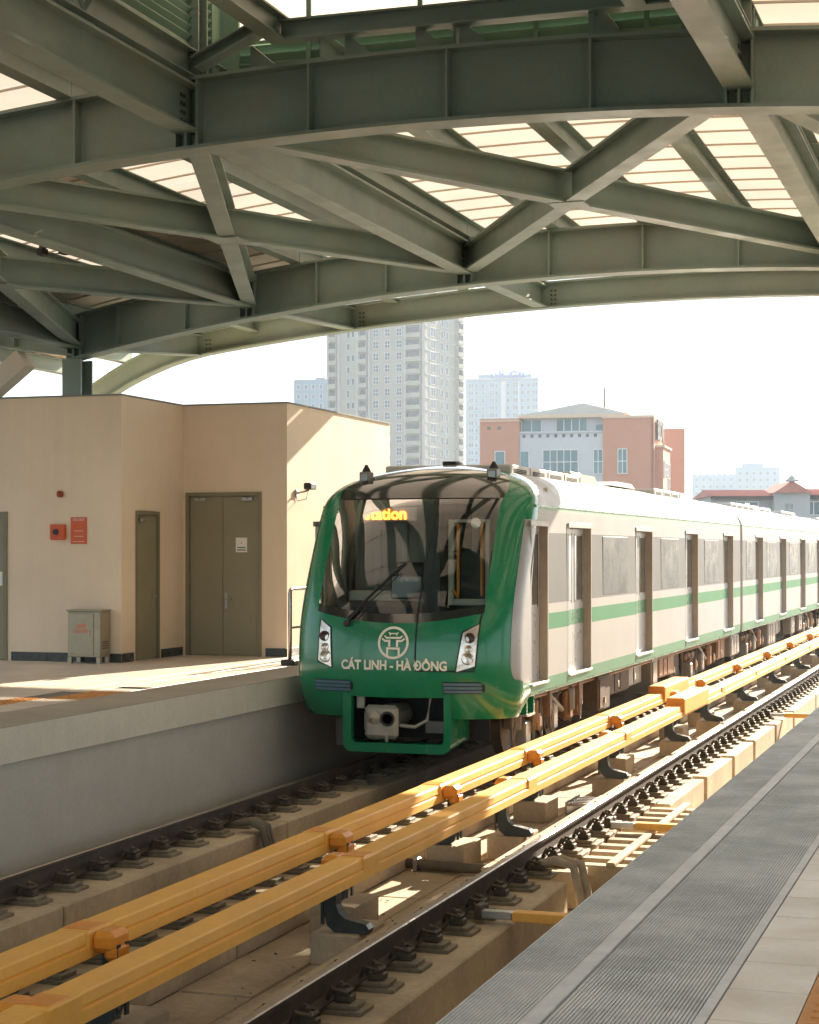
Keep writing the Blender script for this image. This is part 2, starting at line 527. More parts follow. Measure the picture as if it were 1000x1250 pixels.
stiff_me = MB().box(-.012, .012, -.15, -.016, .036, AD - .036).box(-.012, .012, .016, .15, .036, AD - .036).mesh('stiffener', ST)
boltp = MB()
for i in range(2):
    for j in range(4):
        boltp.lathe([(.021, 0), (.021, .022)], (.05 + i*.07, 0, .07 + j*.085), 'y', 6)
bolt_me = boltp.mesh('bolt_plate', M['bolt'])
arches = []
for y in ARCH_Y:
    xs = [-14.4 + k*(18.7/44) for k in range(45)]
    a = strip_arch('arch_beam', xs, zb, y, AD, .32)
    arches.append(a)
    sx = [-13.62, -12.41, -10.17, -9.03, -6.47, -5.06, -3.67, -1.1, .05, 2.3, 3.3]
    for X in NODES:
        sx += [X - .12, X, X + .12]
    for X in sx:
        link('stiffener', stiff_me, a, T(X, y, zb(X)))
    # gull wings outside the columns
    for sgn, X0 in ((-1, -14.4), (1, 4.3)):
        w = strip_arch('wing_beam', [X0 + sgn*(.02 + k*.6) for k in range(8)] if sgn > 0 else [X0 + sgn*(.02 + (7-k)*.6) for k in range(8)],
                       lambda X: zb(X0) + .05 + abs(X - X0)*.12 + (abs(X-X0)**2)*.02, y, AD - .12, .30)
        for k in (1, 2, 3):
            link('stiffener', stiff_me, w, T(X0 + sgn*k*1.1, y, zb(X0) + .05 + k*1.1*.12, sc=(1, 1, .82)))
        mb = MB()
        z1 = zb(X0) - .002
        mb.box(X0 - .17, X0 + .17, y - .2, y - .17, PZ, z1); mb.box(X0 - .17, X0 + .17, y + .17, y + .2, PZ, z1)
        mb.box(X0 - .015, X0 + .015, y - .17, y + .17, PZ, z1)
        mb.box(X0 - .28, X0 + .28, y - .3, y + .3, PZ, PZ + .03)
        c = mb.obj('column', ST, canopy)
        # inclined box strut outside the column
        MB().bar((X0 + sgn*3.4, y, PZ + 2.9), (X0 + sgn*.95, y, zb(X0) + .05), [(-.16, -.16), (.16, -.16), (.16, .16), (-.16, .16)]).obj('inclined_strut', M['roof_deck'], canopy)

def zl(X): return zb(X) + .17
bays = list(zip(ARCH_Y[1:], ARCH_Y[:-1]))
def bolted(p, q, side):
    pass
for (ya, yb) in bays:
    for X in NODES:
        b = MB().ibeam((X, ya + .03, zl(X)), (X, yb - .03, zl(X)), .47, .26).obj('longitudinal_beam', ST, canopy)
        for yy in (ya + .2, yb - .34):
            link('bolt_group', bolt_me, b, T(X + .03, yy, zl(X) + .02, rz=R(90)))
    for Xa, Xb in zip(NODES, NODES[1:]):
        if yb == 16.5 or (yb < 16 and Xa == NODES[2]):
            continue
        pa, pb = Vector((Xa, ya, zl(Xa) + .02)), Vector((Xb, yb, zl(Xb) + .02))
        d = (pb - pa).normalized(); MB().ibeam(pa + d*.2, pb - d*.2, .40, .22).obj('cross_brace', ST, canopy)
        pc, pd = Vector((Xb, ya, zl(Xb) + .025)), Vector((Xa, yb, zl(Xa) + .025))
        d = (pd - pc).normalized(); mid = (pc + pd)/2
        br = MB()
        br.ibeam(pc + d*.2, mid - d*.16, .40, .22).ibeam(mid + d*.16, pd - d*.2, .40, .22)
        br.box(mid.x - .22, mid.x + .22, mid.y - .22, mid.y + .22, mid.z - .012, mid.z + .006)
        cb = br.obj('cross_brace', ST, canopy)
        ang = math.atan2(d.y, d.x)
        for dd in (-.42, .25):
            link('bolt_group', bolt_me, cb, T(*(mid + d*dd + Vector((0, 0, .02)) + Vector((d.y, -d.x, 0))*.025), rz=ang))

# arch 3: shallow fascia arch at the end of the roof, and the stubs that carry it
Y3 = 30.8
def z3(X):
    x = abs(X - XC)
    return 6.9 - x*x/130 - max(0, x - 9)**2*.09
fas = strip_arch('fascia_arch', [-17.0 + k*(23.9/60) for k in range(61)], z3, Y3, .46, .24, .03, .025)
for X in NODES:
    MB().ibeam((X, 26.24, zl(X)), (X, Y3 - .02, z3(X) + .02), .40, .24).obj('stub_beam', ST, canopy)
    link('bolt_group', bolt_me, fas, T(X + .14, Y3 - .03, z3(X) + .02, sc=(1, 1, .9)))

# roof build-up
PX = [-7.78 + 1.37*k for k in range(-7, 12)]
def zr(X):
    x = abs(X - XC)
    return 6.68 - min(x, 10)**2/90 + AD + (max(0, x - 10)*(-.12))
RY = [(26.2, 31.25), (16.5, 26.2), (6.8, 16.5), (-2.9, 6.8)]
def in_monitor(Xm, y): return NODES[2] - .05 < Xm < NODES[3] + .05 and y < 16.6
for bi, (ya, yb) in enumerate(RY):
    for X in PX:
        if bi >= 2 and in_monitor(X, ya) and abs(X - NODES[2]) > .1 and abs(X - NODES[3]) > .1:
            continue
        z = zr(X)
        MB().ibeam((X + .004, ya + .01, z + .004), (X + .004, yb - .01, z + .004), .27, .20, .014, .012).obj('purlin', M['steel'], canopy)
    for X0, X1 in zip(PX, PX[1:]):
        if in_monitor((X0 + X1)/2, ya) and bi >= 2:
            continue
        opaque = ((X0 + X1)/2 < -9.7 and int(round((X0 + 20)/1.37)) % 2 == 0) or (X0 + X1)/2 > 3.2
        if in_monitor((X0 + X1)/2, 0) and bi == 1:
            ya = 17.32
        else:
            ya = RY[bi][0]
        mb = MB()
        z0, z1 = zr(X0) + .29, zr(X1) + .29
        n = 2
        for k in range(n):
            a = ya + (yb - ya)*k/n; b = ya + (yb - ya)*(k+1)/n - .004
            mb.quad((X0 + .004, a, z0), (X1 - .004, a, z1), (X1 - .004, b, z1), (X0 + .004, b, z0))
        mb.obj('roof_panel', M['roof_deck'] if opaque else M['roof_panel'], canopy, fix=False)
# transverse battens under the sheets
def batten_mesh(x0, x1):
    mb = MB(); n = 40; rings = []
    for k in range(n + 1):
        X = x0 + (x1 - x0)*k/n; z = zr(X) + .246
        rings.append([mb.vert((X, -.011, z + .016)), mb.vert((X, .011, z + .016)), mb.vert((X, .011, z + .038)), mb.vert((X, -.011, z + .038))])
    for a, b in zip(rings, rings[1:]):
        for k in range(4):
            mb.face((a[k], a[(k+1) % 4], b[(k+1) % 4], b[k]))
    return mb.mesh('batten', M['roof_deck'])
bt_full, bt_l, bt_r = batten_mesh(PX[0], PX[-1]), batten_mesh(PX[0], NODES[2]), batten_mesh(NODES[3] + .1, PX[-1])
y = -2.7
while y < 31.3:
    if y > 17.4:
        link('batten', bt_full, canopy, T(0, y, 0))
    else:
        link('batten', bt_l, canopy, T(0, y, 0)); link('batten', bt_r, canopy, T(0, y, 0))
    y += .74
# eaves gutter of the roof end
B('eaves_trim', ST, canopy, -16.9, 6.9, 31.26, 31.32, 7.05, 7.35) if False else None

# raised roof monitor in the middle, on the camera side of the second arch
MZ = 9.15
for X in (NODES[2], NODES[3]):
    for y in ARCH_Y[1:]:
        MB().ibeam((X, y - .06, zb(X) + AD), (X, y - .06, MZ), .22, .2, .02, .02, up=(0, 1, 0)).obj('monitor_post', ST, canopy)
    for (ya, yb) in bays[1:]:
        sgn = 1 if X < XC else -1
        xl = X - sgn*.02
        ls = []
        fr = MB().box(xl - .03, xl + .03, ya, yb + .7 if yb == 16.5 else yb, 7.62, 7.68).box(xl - .03, xl + .03, ya, yb, 8.98, 9.04)
        if yb == 16.5: fr.box(xl - .06, xl + .06, 16.9, 17.1, 7.3, 9.04)
        f = fr.obj('louvre_frame', M['steel_dark'], canopy)
        for k in range(14):
            z = 7.70 + k*.09
            MB().bar((xl, ya + .15, z), (xl, yb - .15 + (.6 if yb == 16.5 else 0), z), [(-.05*sgn, -.055), (.05*sgn, .055), (.05*sgn, .063), (-.05*sgn, -.047)]).obj('louvre_slat', M['steel_dark'], f)
        # ring beam inside and its diagonal knee
        xi = X + sgn*.95
        MB().ibeam((xi, ya, 7.62), (xi, yb + .05, 7.62), .24, .2, .02, .02).obj('ring_beam', ST, canopy)
        MB().ibeam((X + sgn*.1, yb - .06, 7.40), (xi - sgn*.12, yb - .06, 7.72), .13, .2, .015, .015).obj('knee_brace', ST, canopy)
        g = B('gusset_plate', ST, canopy, X - .012, X + .012, yb - 2.45, yb - 2.05, zl(X) + .47, zl(X) + .75)
        for dy in (-1.4, 1.5):
            MB().tube([(X, yb - 2.25, zl(X) + .62), (X, yb - 2.25 + dy, 9.05)], .035, 6).obj('angle_brace', ST, canopy)
for y in ARCH_Y[1:]:
    MB().ibeam((NODES[2] + .97, y, 7.625), (NODES[3] - .05, y, 7.62), .2, .18, .02, .02).obj('ring_cross_beam', ST, canopy)
fr = MB().box(NODES[2], NODES[3], 17.22, 17.28, 7.5, 7.54).box(NODES[2], NODES[3], 17.22, 17.28, 7.84, 7.88).box(NODES[2], NODES[3], 17.22, 17.28, 8.98, 9.26)
for X in (-7.7, -6.8, -5.6, -4.4, -3.3, -2.4):
    fr.box(X - .025, X + .025, 17.20, 17.23, 7.54, 8.98)
fr.box(NODES[2] - .14, NODES[2] + .22, 17.16, 17.2, 7.3, 9.04)
lf = fr.obj('louvre_frame', M['steel_dark'], canopy)
for k in range(3):
    z = 7.58 + k*.09
    MB().bar((NODES[2] + .05, 17.25, z), (NODES[3] - .05, 17.25, z), [(-.05, -.055), (.05, .055), (.05, .063), (-.05, -.047)]).obj('louvre_slat', M['steel_dark'], lf)
for a_, b_ in ((-7.75, -6.82), (-6.78, -5.62), (-5.58, -4.42), (-4.38, -3.32), (-3.28, -2.35)):
    MB().quad((a_, 17.26, 7.88), (b_, 17.26, 7.88), (b_, 17.26, 8.98), (a_, 17.26, 8.98)).obj('end_pane', M['roof_panel'], lf, fix=False)
for X in (-7.15, -6.15, -5.42, -4.98, -3.72, -2.85):
    MB().prism([(X, zb(X) + AD), (X + .34, zb(X) + AD), (X + .02, zb(X) + AD + .27), (X, zb(X) + AD + .27)], 16.52, 16.6, 'y').obj('cleat', ST, canopy)
for (ya, yb) in ((-2.9, 6.8), (6.8, 12.2), (12.2, 17.3)):
    for k in range(4):
        xa = NODES[2] - .3 + k*1.52; xb = xa + 1.515
        MB().quad((xa, ya, MZ + .12), (xb, ya, MZ + .12), (xb, yb - .01, MZ + .12), (xa, yb - .01, MZ + .12)).obj('monitor_panel', M['roof_panel'] if (k == 0 and yb > 17) else M['steel_dark'], canopy, fix=False)
for k in range(5):
    xa = NODES[2] - .3 + k*1.52
    MB().ibeam((xa, -2.9, MZ - .12), (xa, 17.3, MZ - .12), .2, .14, .015, .012).obj('monitor_purlin', ST, canopy)

# small bracket camera hung from the roof at the left
cc = thing('ceiling_camera', 'small dark twin bracket camera hanging under the left part of the canopy', 'camera', (-11.9, 21.0, 6.55))
MB().box(-12.1, -11.7, 20.98, 21.02, 6.58, 6.62).obj('mount_bar', M['black'], cc)
for dx in (-.16, .16):
    MB().box(-11.9 + dx - .05, -11.9 + dx + .05, 20.92, 21.08, 6.48, 6.58, ch=.015).obj('camera_head', M['black'], cc)
    MB().tube([(-11.9 + dx, 21, 6.62), (-11.9 + dx, 21, 6.82)], .012, 6).obj('hanger', M['black'], cc)
MB().tube([(-12.1, 21, 6.6), (-12.0, 21, 6.5), (-11.8, 21.02, 6.5), (-11.7, 21, 6.6)], .008, 5).obj('cable', M['black'], cc)

# ---------------------------------------------------------------- station building on the left platform
bld = thing('station_building', 'cream plastered station building with stepped walls and olive metal doors', 'building', (-11.65, 24.4, PZ))
WT = 4.75
W = M['wall']
def wall_xz(y, x0, x1, holes, thick=.2):
    """wall facing -Y with door holes (x0,x1,ztop)"""
    mb = MB(); xs = sorted(holes)
    cur = x0
    for (a, b, zt) in xs:
        if a > cur: mb.box(cur, a, y, y + thick, PZ, WT)
        mb.box(a, b, y, y + thick, zt, WT); cur = b
    if cur < x1: mb.box(cur, x1, y, y + thick, PZ, WT)
    return mb.obj('wall', W, bld)
D3 = (-11.60, -10.38, 3.46)
wall_xz(22.43, -18.5, -11.65, [(-14.45, -13.44, 3.15)])
wall_xz(24.4, -11.85, -10.181, [D3])
mb = MB()
mb.box(-11.85, -11.65, 22.632, 22.86, PZ, WT); mb.box(-11.85, -11.65, 22.86, 23.60, 3.16, WT); mb.box(-11.85, -11.65, 23.60, 24.398, PZ, WT)
mb.obj('wall', W, bld)
mb = MB(); mb.box(-10.18, -9.98, 24.4, 29.0, PZ, WT).box(-18.5, -10.182, 28.8, 29.0, PZ, WT).obj('wall', W, bld)
B('flat_roof', M['cap'], bld, -18.5, -10.18, 24.6, 28.8, WT - .3, WT - .15)
B('flat_roof', M['cap'], bld, -18.5, -11.86, 22.64, 24.59, WT - .301, WT - .151)
for a in ((-18.5, -11.63, 22.41, 22.65), (-11.65, -9.96, 24.38, 24.62), (-11.87, -11.63, 22.652, 24.378), (-10.2, -9.96, 24.622, 29.02)):
    B('parapet_cap', M['cap'], bld, *a, WT + .001, WT + .022)
# skirting tiles
def skirt_x(y, x0, x1):
    n = max(1, round((x1 - x0)/.62)); w = (x1 - x0)/n
    for k in range(n):
        B('skirting_tile', M['tile_dark'], bld, x0 + k*w + .003, x0 + (k+1)*w - .003, y - .012, y - .001, PZ + .001, PZ + .125, ch=.002)
def skirt_y(x, y0, y1):
    n = max(1, round((y1 - y0)/.62)); w = (y1 - y0)/n
    for k in range(n):
        B('skirting_tile', M['tile_dark'], bld, x + .001, x + .012, y0 + k*w + .003, y0 + (k+1)*w - .003, PZ + .001, PZ + .125, ch=.002)
skirt_x(22.43, -13.38, -11.64); skirt_x(22.43, -17, -14.5); skirt_x(24.4, -10.32, -9.97)
skirt_y(-11.65, 22.44, 22.80); skirt_y(-11.65, 23.66, 24.38); skirt_y(-9.98, 24.5, 29.0)

def hinge(par, x, y, z, ax):
    MB().tube([(x, y, z - .05), (x, y, z + .05)], .012, 6).obj('hinge', M['doorframe'], par)
# double door in the recessed wall
x0, x1, zt = D3
yf = 24.4
dr = MB().box(x0, x0 + .055, yf - .02, yf + .1, PZ, zt).box(x1 - .055, x1, yf - .02, yf + .1, PZ, zt).box(x0 + .055, x1 - .055, yf - .02, yf + .1, zt - .055, zt).obj('door_frame', M['doorframe'], bld)
xm = (x0 + x1)/2 - .02
for (a, b, hs) in ((x0 + .06, xm - .003, -1), (xm + .003, x1 - .06, 1)):
    d = B('door', M['door'], bld, a, b, yf + .02, yf + .06, PZ + .01, zt - .06, ch=.004)
    for z in (1.35, 2.15, 3.0):
        hinge(d, (x0 + .058) if hs < 0 else (x1 - .058), yf + .012, z, 0)
    cx = a + .17 if hs < 0 else b - .17
    MB().box(cx - .09, cx + .09, yf - .03, yf + .018, zt - .135, zt - .075, ch=.01).box(cx - .02 , cx + .02, yf - .1, yf - .03, zt - .10, zt - .085).obj('door_closer', M['metal'], d)
    if hs > 0:
        MB().box(a + .03, a + .075, yf + .008, yf + .019, 1.74, 1.98, ch=.005).tube([(a + .05, yf + .01, 1.89), (a + .05, yf - .04, 1.89), (a + .16, yf - .045, 1.89)], .012, 6).obj('door_handle', M['metal'], d)
        n = B('notice', M['white_print'], d, -10.80, -10.62, yf + .015, yf + .0195, 2.575, 2.79)
        MB().prism([(-10.72, 2.70), (-10.70, 2.70), (-10.71, 2.74)], yf + .012, yf + .0148, 'y').obj('notice_symbol', M['orange_print'], n)
        for z, w in ((2.635, .13), (2.60, .14)):
            B('notice_line', M['black'], n, -10.71 - w/2, -10.71 + w/2, yf + .013, yf + .0148, z, z + .014)
# narrow door in the side wall
xf = -11.65
dr = MB().box(xf - .1, xf + .02, 22.862, 22.902, PZ, 3.155).box(xf - .1, xf + .02, 23.558, 23.598, PZ, 3.155).box(xf - .1, xf + .02, 22.902, 23.558, 3.11, 3.155).obj('door_frame', M['doorframe'], bld)
d = B('door', M['door'], bld, xf - .06, xf - .02, 22.905, 23.555, PZ + .01, 3.105, ch=.004)
for z in (1.35, 1.95, 2.5, 2.85): hinge(d, xf - .012, 22.91, z, 0)
MB().box(xf - .018, xf - .008, 23.42, 23.46, 1.78, 2.02, ch=.004).tube([(xf - .01, 23.44, 1.95), (xf + .04, 23.44, 1.95), (xf + .045, 23.34, 1.95)], .012, 6).obj('door_handle', M['metal'], d)
MB().box(xf - .018, xf + .03, 22.98, 23.16, 3.0, 3.06, ch=.01).obj('door_closer', M['metal'], d)
# door at the picture's left edge
dr = MB().box(-13.495, -13.442, 22.41, 22.53, PZ, 3.148).box(-14.448, -14.395, 22.41, 22.53, PZ, 3.148).box(-14.395, -13.495, 22.41, 22.53, 3.09, 3.148).obj('door_frame', M['doorframe'], bld)
d = B('door', M['door'], bld, -14.39, -13.5, 22.45, 22.49, PZ + .01, 3.085, ch=.004)
B('notice', M['white_print'], d, -13.66, -13.53, 22.443, 22.449, 2.1, 2.3)
MB().box(-14.33, -14.29, 22.43, 22.449, 1.8, 2.03, ch=.004).tube([(-14.31, 22.44, 1.95), (-14.31, 22.39, 1.95), (-14.2, 22.385, 1.95)], .012, 6).obj('door_handle', M['metal'], d)

# things fixed to or standing by the walls
yw = 22.43
M['alarm_red'] = mat('alarm_red', (.28, .05, .02), .45, 0, .08, 5)
a = tag(MB().box(-12.64, -12.54, yw - .05, yw, 3.345, 3.435, ch=.02).lathe([(.022, 0), (.022, .02)], (-12.59, yw - .07, 3.39), 'y', 10).obj('alarm_sounder', M['alarm_red']),
        'small square dark red alarm sounder high on the cream wall', 'alarm')
fa = thing('fire_alarm_box', 'orange red fire alarm box with round black button on cream wall', 'fire alarm', (-12.61, yw, 2.75))
B('housing', M['red'], fa, -12.73, -12.50, yw - .07, yw, 2.75, 2.965, ch=.012)
MB().lathe([(.042, -.0), (.042, .012), (.03, .02)], (-12.63, yw - .09, 2.86), 'y', 16).obj('button', M['black'], fa)
fs = thing('fire_notice', 'orange red fire instruction notice with pale lines right of the alarm box', 'sign', (-12.3, yw, 2.69))
B('board', M['red'], fs, -12.43, -12.18, yw - .008, yw, 2.69, 3.065)
for k in range(13):
    z = 2.72 + k*.025; w = random.uniform(.07, .105) if k not in (8, 11) else .05
    if k == 9: continue
    B('print_line', M['orange_print'] if k % 3 else M['white_print'], fs, -12.305 - w, -12.305 + w, yw - .0105, yw - .0085, z, z + .007)
text_obj('print_heading', 'NỘI QUY', .045, M['white_print'], fs, lambda x, y_, z: (-12.305 + x, yw - .0105 - z, 3.03 + y_ - .012))

cb = thing('metal_cabinet', 'low grey metal equipment cabinet with orange lettering standing against the cream wall', 'cabinet', (-12.07, 22.2, PZ))
yc0, yc1 = 22.10, 22.40
B('body', M['cabinet'], cb, -12.30, -11.80, yc0, yc1, PZ + .09, 1.76, ch=.008)
B('cabinet_door', M['cabinet'], cb, -12.27, -11.90, yc0 - .012, yc0 - .001, PZ + .12, 1.73, ch=.004)
B('top_plate', M['cabinet'], cb, -12.315, -11.785, yc0 - .02, yc1 + .0, 1.762, 1.785, ch=.004)
for lx in (-12.30, -11.86):
    for ly in (yc0, yc1 - .05):
        B('leg', M['cabinet'], cb, lx, lx + .06, ly, ly + .05, PZ, PZ + .089)
for s_, z in (('HỘP', 1.535), ('CỨU HỎA', 1.47)):
    text_obj('lettering', s_, .07 if len(s_) < 5 else .058, M['orange_print'], cb, lambda x, y_, q, z=z: (-12.08 + x, yc0 - .0135 - q, z + y_), bold=.002)
for k in range(4):
    B('vent_slot', M['black'], cb, -11.799, -11.797, yc0 + .06, yc0 + .24, 1.25 + k*.03, 1.26 + k*.03)
MB().tube([(-11.95, yc0 - .013, 1.42), (-11.95, yc0 - .04, 1.42), (-11.95, yc0 - .04, 1.5), (-11.95, yc0 - .013, 1.5)], .007, 6).obj('handle', M['metal'], cb)

tvc = thing('security_camera', 'small black security camera on a wall arm on the sunlit end wall', 'camera', (-9.98, 24.75, 3.4))
MB().box(-9.979, -9.95, 24.70, 24.80, 3.40, 3.50, ch=.006).tube([(-9.95, 24.75, 3.45), (-9.86, 24.78, 3.47), (-9.80, 24.82, 3.50)], .016, 6).obj('wall_arm', M['metal'], tvc)
B('camera_body', M['black'], tvc, -9.86, -9.74, 24.74, 24.98, 3.50, 3.60, ch=.015)
MB().tube([(-9.80, 24.8, 3.50), (-9.84, 24.8, 3.36), (-9.97, 24.76, 3.33), (-9.97, 24.74, 3.40)], .007, 5).obj('cable', M['hose'], tvc)

hr = thing('platform_handrail', 'brushed metal handrail with dark foot at the end of the left platform', 'railing', (-9.24, 22.7, PZ))
pts = [(-9.24, 22.7, PZ), (-9.24, 22.7, 2.02), (-9.24, 22.72, 2.06), (-9.24, 22.78, 2.08), (-9.24, 26.3, 2.08), (-9.24, 26.36, 2.06), (-9.24, 26.38, 2.0), (-9.24, 26.38, PZ)]
MB().tube(pts, .028, 10).obj('rail_tube', M['metal'], hr, smooth=True)
for yy in (23.9, 25.15):
    MB().tube([(-9.24, yy, PZ), (-9.24, yy, 2.06)], .022, 8).obj('post', M['metal'], hr, smooth=True)
MB().tube([(-9.24, 22.73, 1.55), (-9.24, 26.36, 1.55)], .016, 8).obj('mid_rail', M['metal'], hr, smooth=True)
for yy in (22.7, 26.38):
    B('foot', M['black'], hr, -9.34, -9.14, yy - .1, yy + .1, PZ, PZ + .075, ch=.012)

# ---------------------------------------------------------------- running rails
hw_, RH = .036, .176
rail_prof = [(-.075, -RH), (.075, -RH), (.075, -RH + .012), (.012, -RH + .03), (.010, -.045), (hw_, -.034), (hw_, -.008), (hw_ - .010, 0), (-hw_ + .010, 0), (-hw_, -.008), (-hw_, -.034), (-.010, -.045), (-.012, -RH + .03), (-.075, -RH + .012)]
fb = MB()
fb.mi = 0
fb.box(-.29, .29, -.12, .12, -RH - .058, -RH - .030, ch=.004)
fb.box(-.245, .245, -.095, .095, -RH - .030, -RH, ch=.004)
fb.mi = 1
for sg in (-1, 1):
    fb.box(sg*.09, sg*.20, -.05, .05, -RH, -RH + .05, ch=.008)
    fb.tube([(sg*.05, -.06, -RH + .025), (sg*.09, -.08, -RH + .095), (sg*.17, -.055, -RH + .07), (sg*.17, .055, -RH + .07), (sg*.09, .08, -RH + .095), (sg*.05, .06, -RH + .025)], .016, 5)
    fb.lathe([(.034, -RH + .05), (.034, -RH + .08), (.018, -RH + .085), (.018, -RH + .105), (.006, -RH + .112)], (sg*.135, 0, 0), 'z', 6)
fast_me = fb.mesh('fastener', [M['plate'], M['clip']])
rail_labels = [(-7.604, 'dark running rail beside the left platform wall'), (-6.10, 'running rail between the train wheels and the far yellow conductor cover'),
               (-4.014, 'long shiny running rail in the foreground right of the yellow covers'), (-2.51, 'running rail hidden close below the right platform edge')]
for X, lab in rail_labels:
    t = thing('running_rail', lab, 'rail', (X, 2, -RH - .058), 'running rails of the two tracks')
    mb = MB()
    i0 = [mb.vert((X + a, 2.0, b)) for a, b in rail_prof]; i1 = [mb.vert((X + a, 84.0, b)) for a, b in rail_prof]
    n = len(rail_prof); mb.face(i0[::-1]); mb.face(i1)
    for k in range(n):
        mb.mi = 1 if k in (6, 7, 8) else 0
        mb.face((i0[k], i0[(k+1) % n], i1[(k+1) % n], i1[k]))
    mb.obj('rail_bar', [M['rail_side'], M['rail_top']], t)
    y = 6.1 + random.uniform(0, .3) if X != -2.51 else 30
    while y < 58:
        link('fastener', fast_me, t, T(X, y, 0, rz=random.uniform(-.03, .03)))
        y += .6

# ---------------------------------------------------------------- conductor rails under yellow covers
def cover_prof(cx):
    return [(cx - .110, .135), (cx - .105, .272), (cx - .094, .285), (cx + .084, .285), (cx + .096, .272), (cx + .104, .215), (cx + .094, .208), (cx + .094, .198), (cx + .114, .190), (cx + .118, .125), (cx + .10, .125), (cx + .085, .24), (cx - .085, .24), (cx - .09, .135)]
def cover_prof_m(cx):
    return [(2*cx - a, b) for a, b in cover_prof(cx)][::-1]
sp1 = [2.5, 6.2, 9.91, 13.93, 17.06, 20.36, 24.97, 29.6, 32.4, 37.0, 41.8, 46.4, 51.2, 56.0, 61]
sp2 = [3.6, 8.2, 12.9, 17.8, 22.7, 27.4, 30.8, 35.2, 40.0, 45.0, 50.0, 55.0, 60.0]
def bracket_mesh(sgn):
    """C bracket; post on the inner side (sgn * -), foot out under the rail. local origin below rail centre"""
    mb = MB()
    o = -sgn
    pts = [(o*.25, .25), (o*.25, -.17), (o*.225, -.26), (o*.17, -.305), (sgn*.10, -.31), (sgn*.115, -.27), (sgn*.09, -.235), (o*.08, -.20), (o*.13, -.16), (o*.15, -.10), (o*.15, .25)]
    mb.prism(pts, -.055, .055, 'y')
    mb.prism([(p[0], p[1]) for p in ((o*.252, .2), (o*.252, -.25), (o*.27, -.25), (o*.27, .2))], -.075, -.035, 'y')
    mb.prism([(p[0], p[1]) for p in ((o*.252, .2), (o*.252, -.25), (o*.27, -.25), (o*.27, .2))], .035, .075, 'y')
    me = mb.mesh('bracket', M['bracket'])
    return me
def cap_mesh(sgn):
    o = -sgn
    mb = MB()
    mb.prism([(-.115, .20), (-.115, .262), (-.092, .293), (.092, .293), (.115, .262), (.115, .20)], -.11, .11, 'y')
    mb.box(o*.10, o*.26, -.12, .12, .15, .282, ch=.035)
    mb.box(o*.17, o*.275, -.10, .10, .09, .21, ch=.035)
    return mb.mesh('bracket_cap', M['cover_cap'])
for cx, sp, sgn, lab in ((-5.40, sp1, -1, 'far yellow covered conductor rail beside the train on dark brackets'), (-4.70, sp2, 1, 'near yellow covered conductor rail with hooked dark feet in the foreground')):
    t = thing('conductor_rail', lab, 'conductor rail', (cx, sp[0], FLOOR), 'yellow covered conductor rails')
    prof = cover_prof(cx) if sgn < 0 else cover_prof(cx)
    bm_, cm_ = bracket_mesh(sgn), cap_mesh(sgn)
    for k, (a, b) in enumerate(zip(sp, sp[1:])):
        MB().prism(prof, a + .14, b + .13, 'y').obj('cover_segment', M['cover'], t)
        B('joint_band', M['cover'], t, cx - .109, cx + .1155, a - .16, a + .20, .128, .2885, ch=.012)
    for y in sp[:-1]:
        br = link('bracket', bm_, t, T(cx, y, 0))
        link('bracket_cap', cm_, t, T(cx, y - .3*0, 0))
        if sgn > 0:
            B('support_block', M['conc'], t, cx - .34, cx + .05, y - .12, y + .5, FLOOR - .005, -.311, ch=.012)
        else:
            B('support_block', M['conc'], t, cx - .05, cx + .34, y - .12, y + .5, FLOOR - .005, -.311, ch=.012)
    MB().prism([(cx - .05, .10), (cx + .05, .10), (cx + .05, .12), (cx + .015, .135), (cx + .015, .2), (cx + .05, .215), (cx + .05, .235), (cx - .05, .235), (cx - .05, .215), (cx - .015, .2), (cx - .015, .135), (cx - .05, .12)], sp[0], sp[-1], 'y').obj('contact_rail', M['rail_side'], t)
    ya = 29.0 if sgn < 0 else 26.75
    B('splice_box', M['cover'], t, cx - .14, cx + .14, ya, ya + 2.3, .14, .40, ch=.02)
    B('splice_end', M['cover_cap'], t, cx - .13, cx + .13, ya - .012, ya - .001, .20, .39, ch=.004)

# ---- small track items
for k, (y, lab) in enumerate(((13.2, 'nearest yellow tipped tie bar by the right platform edge'), (17.9, 'middle yellow tipped tie bar above the ribbed drain'), (30.7, 'farthest yellow tipped tie bar beside the foreground rail'))):
    t = thing('gauge_tie', lab, 'tie bar', (-3.3, y, -.2), 'yellow tipped tie bars')
    B('bar', M['metal'], t, -3.80, -3.55, y - .05, y + .05, -.19, -.135, ch=.006)
    B('yellow_sleeve', M['cover'], t, -3.548, -2.7, y - .06, y + .06, -.2, -.128, ch=.006)
    B('clamp', M['clip'], t, -3.84, -3.79, y - .08, y + .08, -.2, -.09, ch=.006)
hs = thing('cable_loop', 'pale cable looping over the plinth edge at the foot of the right platform', 'cable', (-3.6, 15.3, FLOOR))
for dx, dy in ((0, 0), (.05, .09)):
    MB().tube([(-3.95 + dx, 15.22 + dy, -.16), (-3.72 + dx, 15.2 + dy, -.08), (-3.55 + dx, 15.18 + dy, -.12), (-3.5 + dx, 15.15 + dy, -.3), (-3.46 + dx, 15.1 + dy, -.45), (-3.35 + dx, 15.1 + dy, FLOOR + .05), (-3.0, 15.1 + dy, FLOOR + .04)], .04, 8).obj('cable', M['hose_pale'], hs, smooth=True)
hs = thing('cable_loop', 'bundle of grey cables dropping between the plinths below the left rail', 'cable', (-7.1, 17.5, FLOOR))
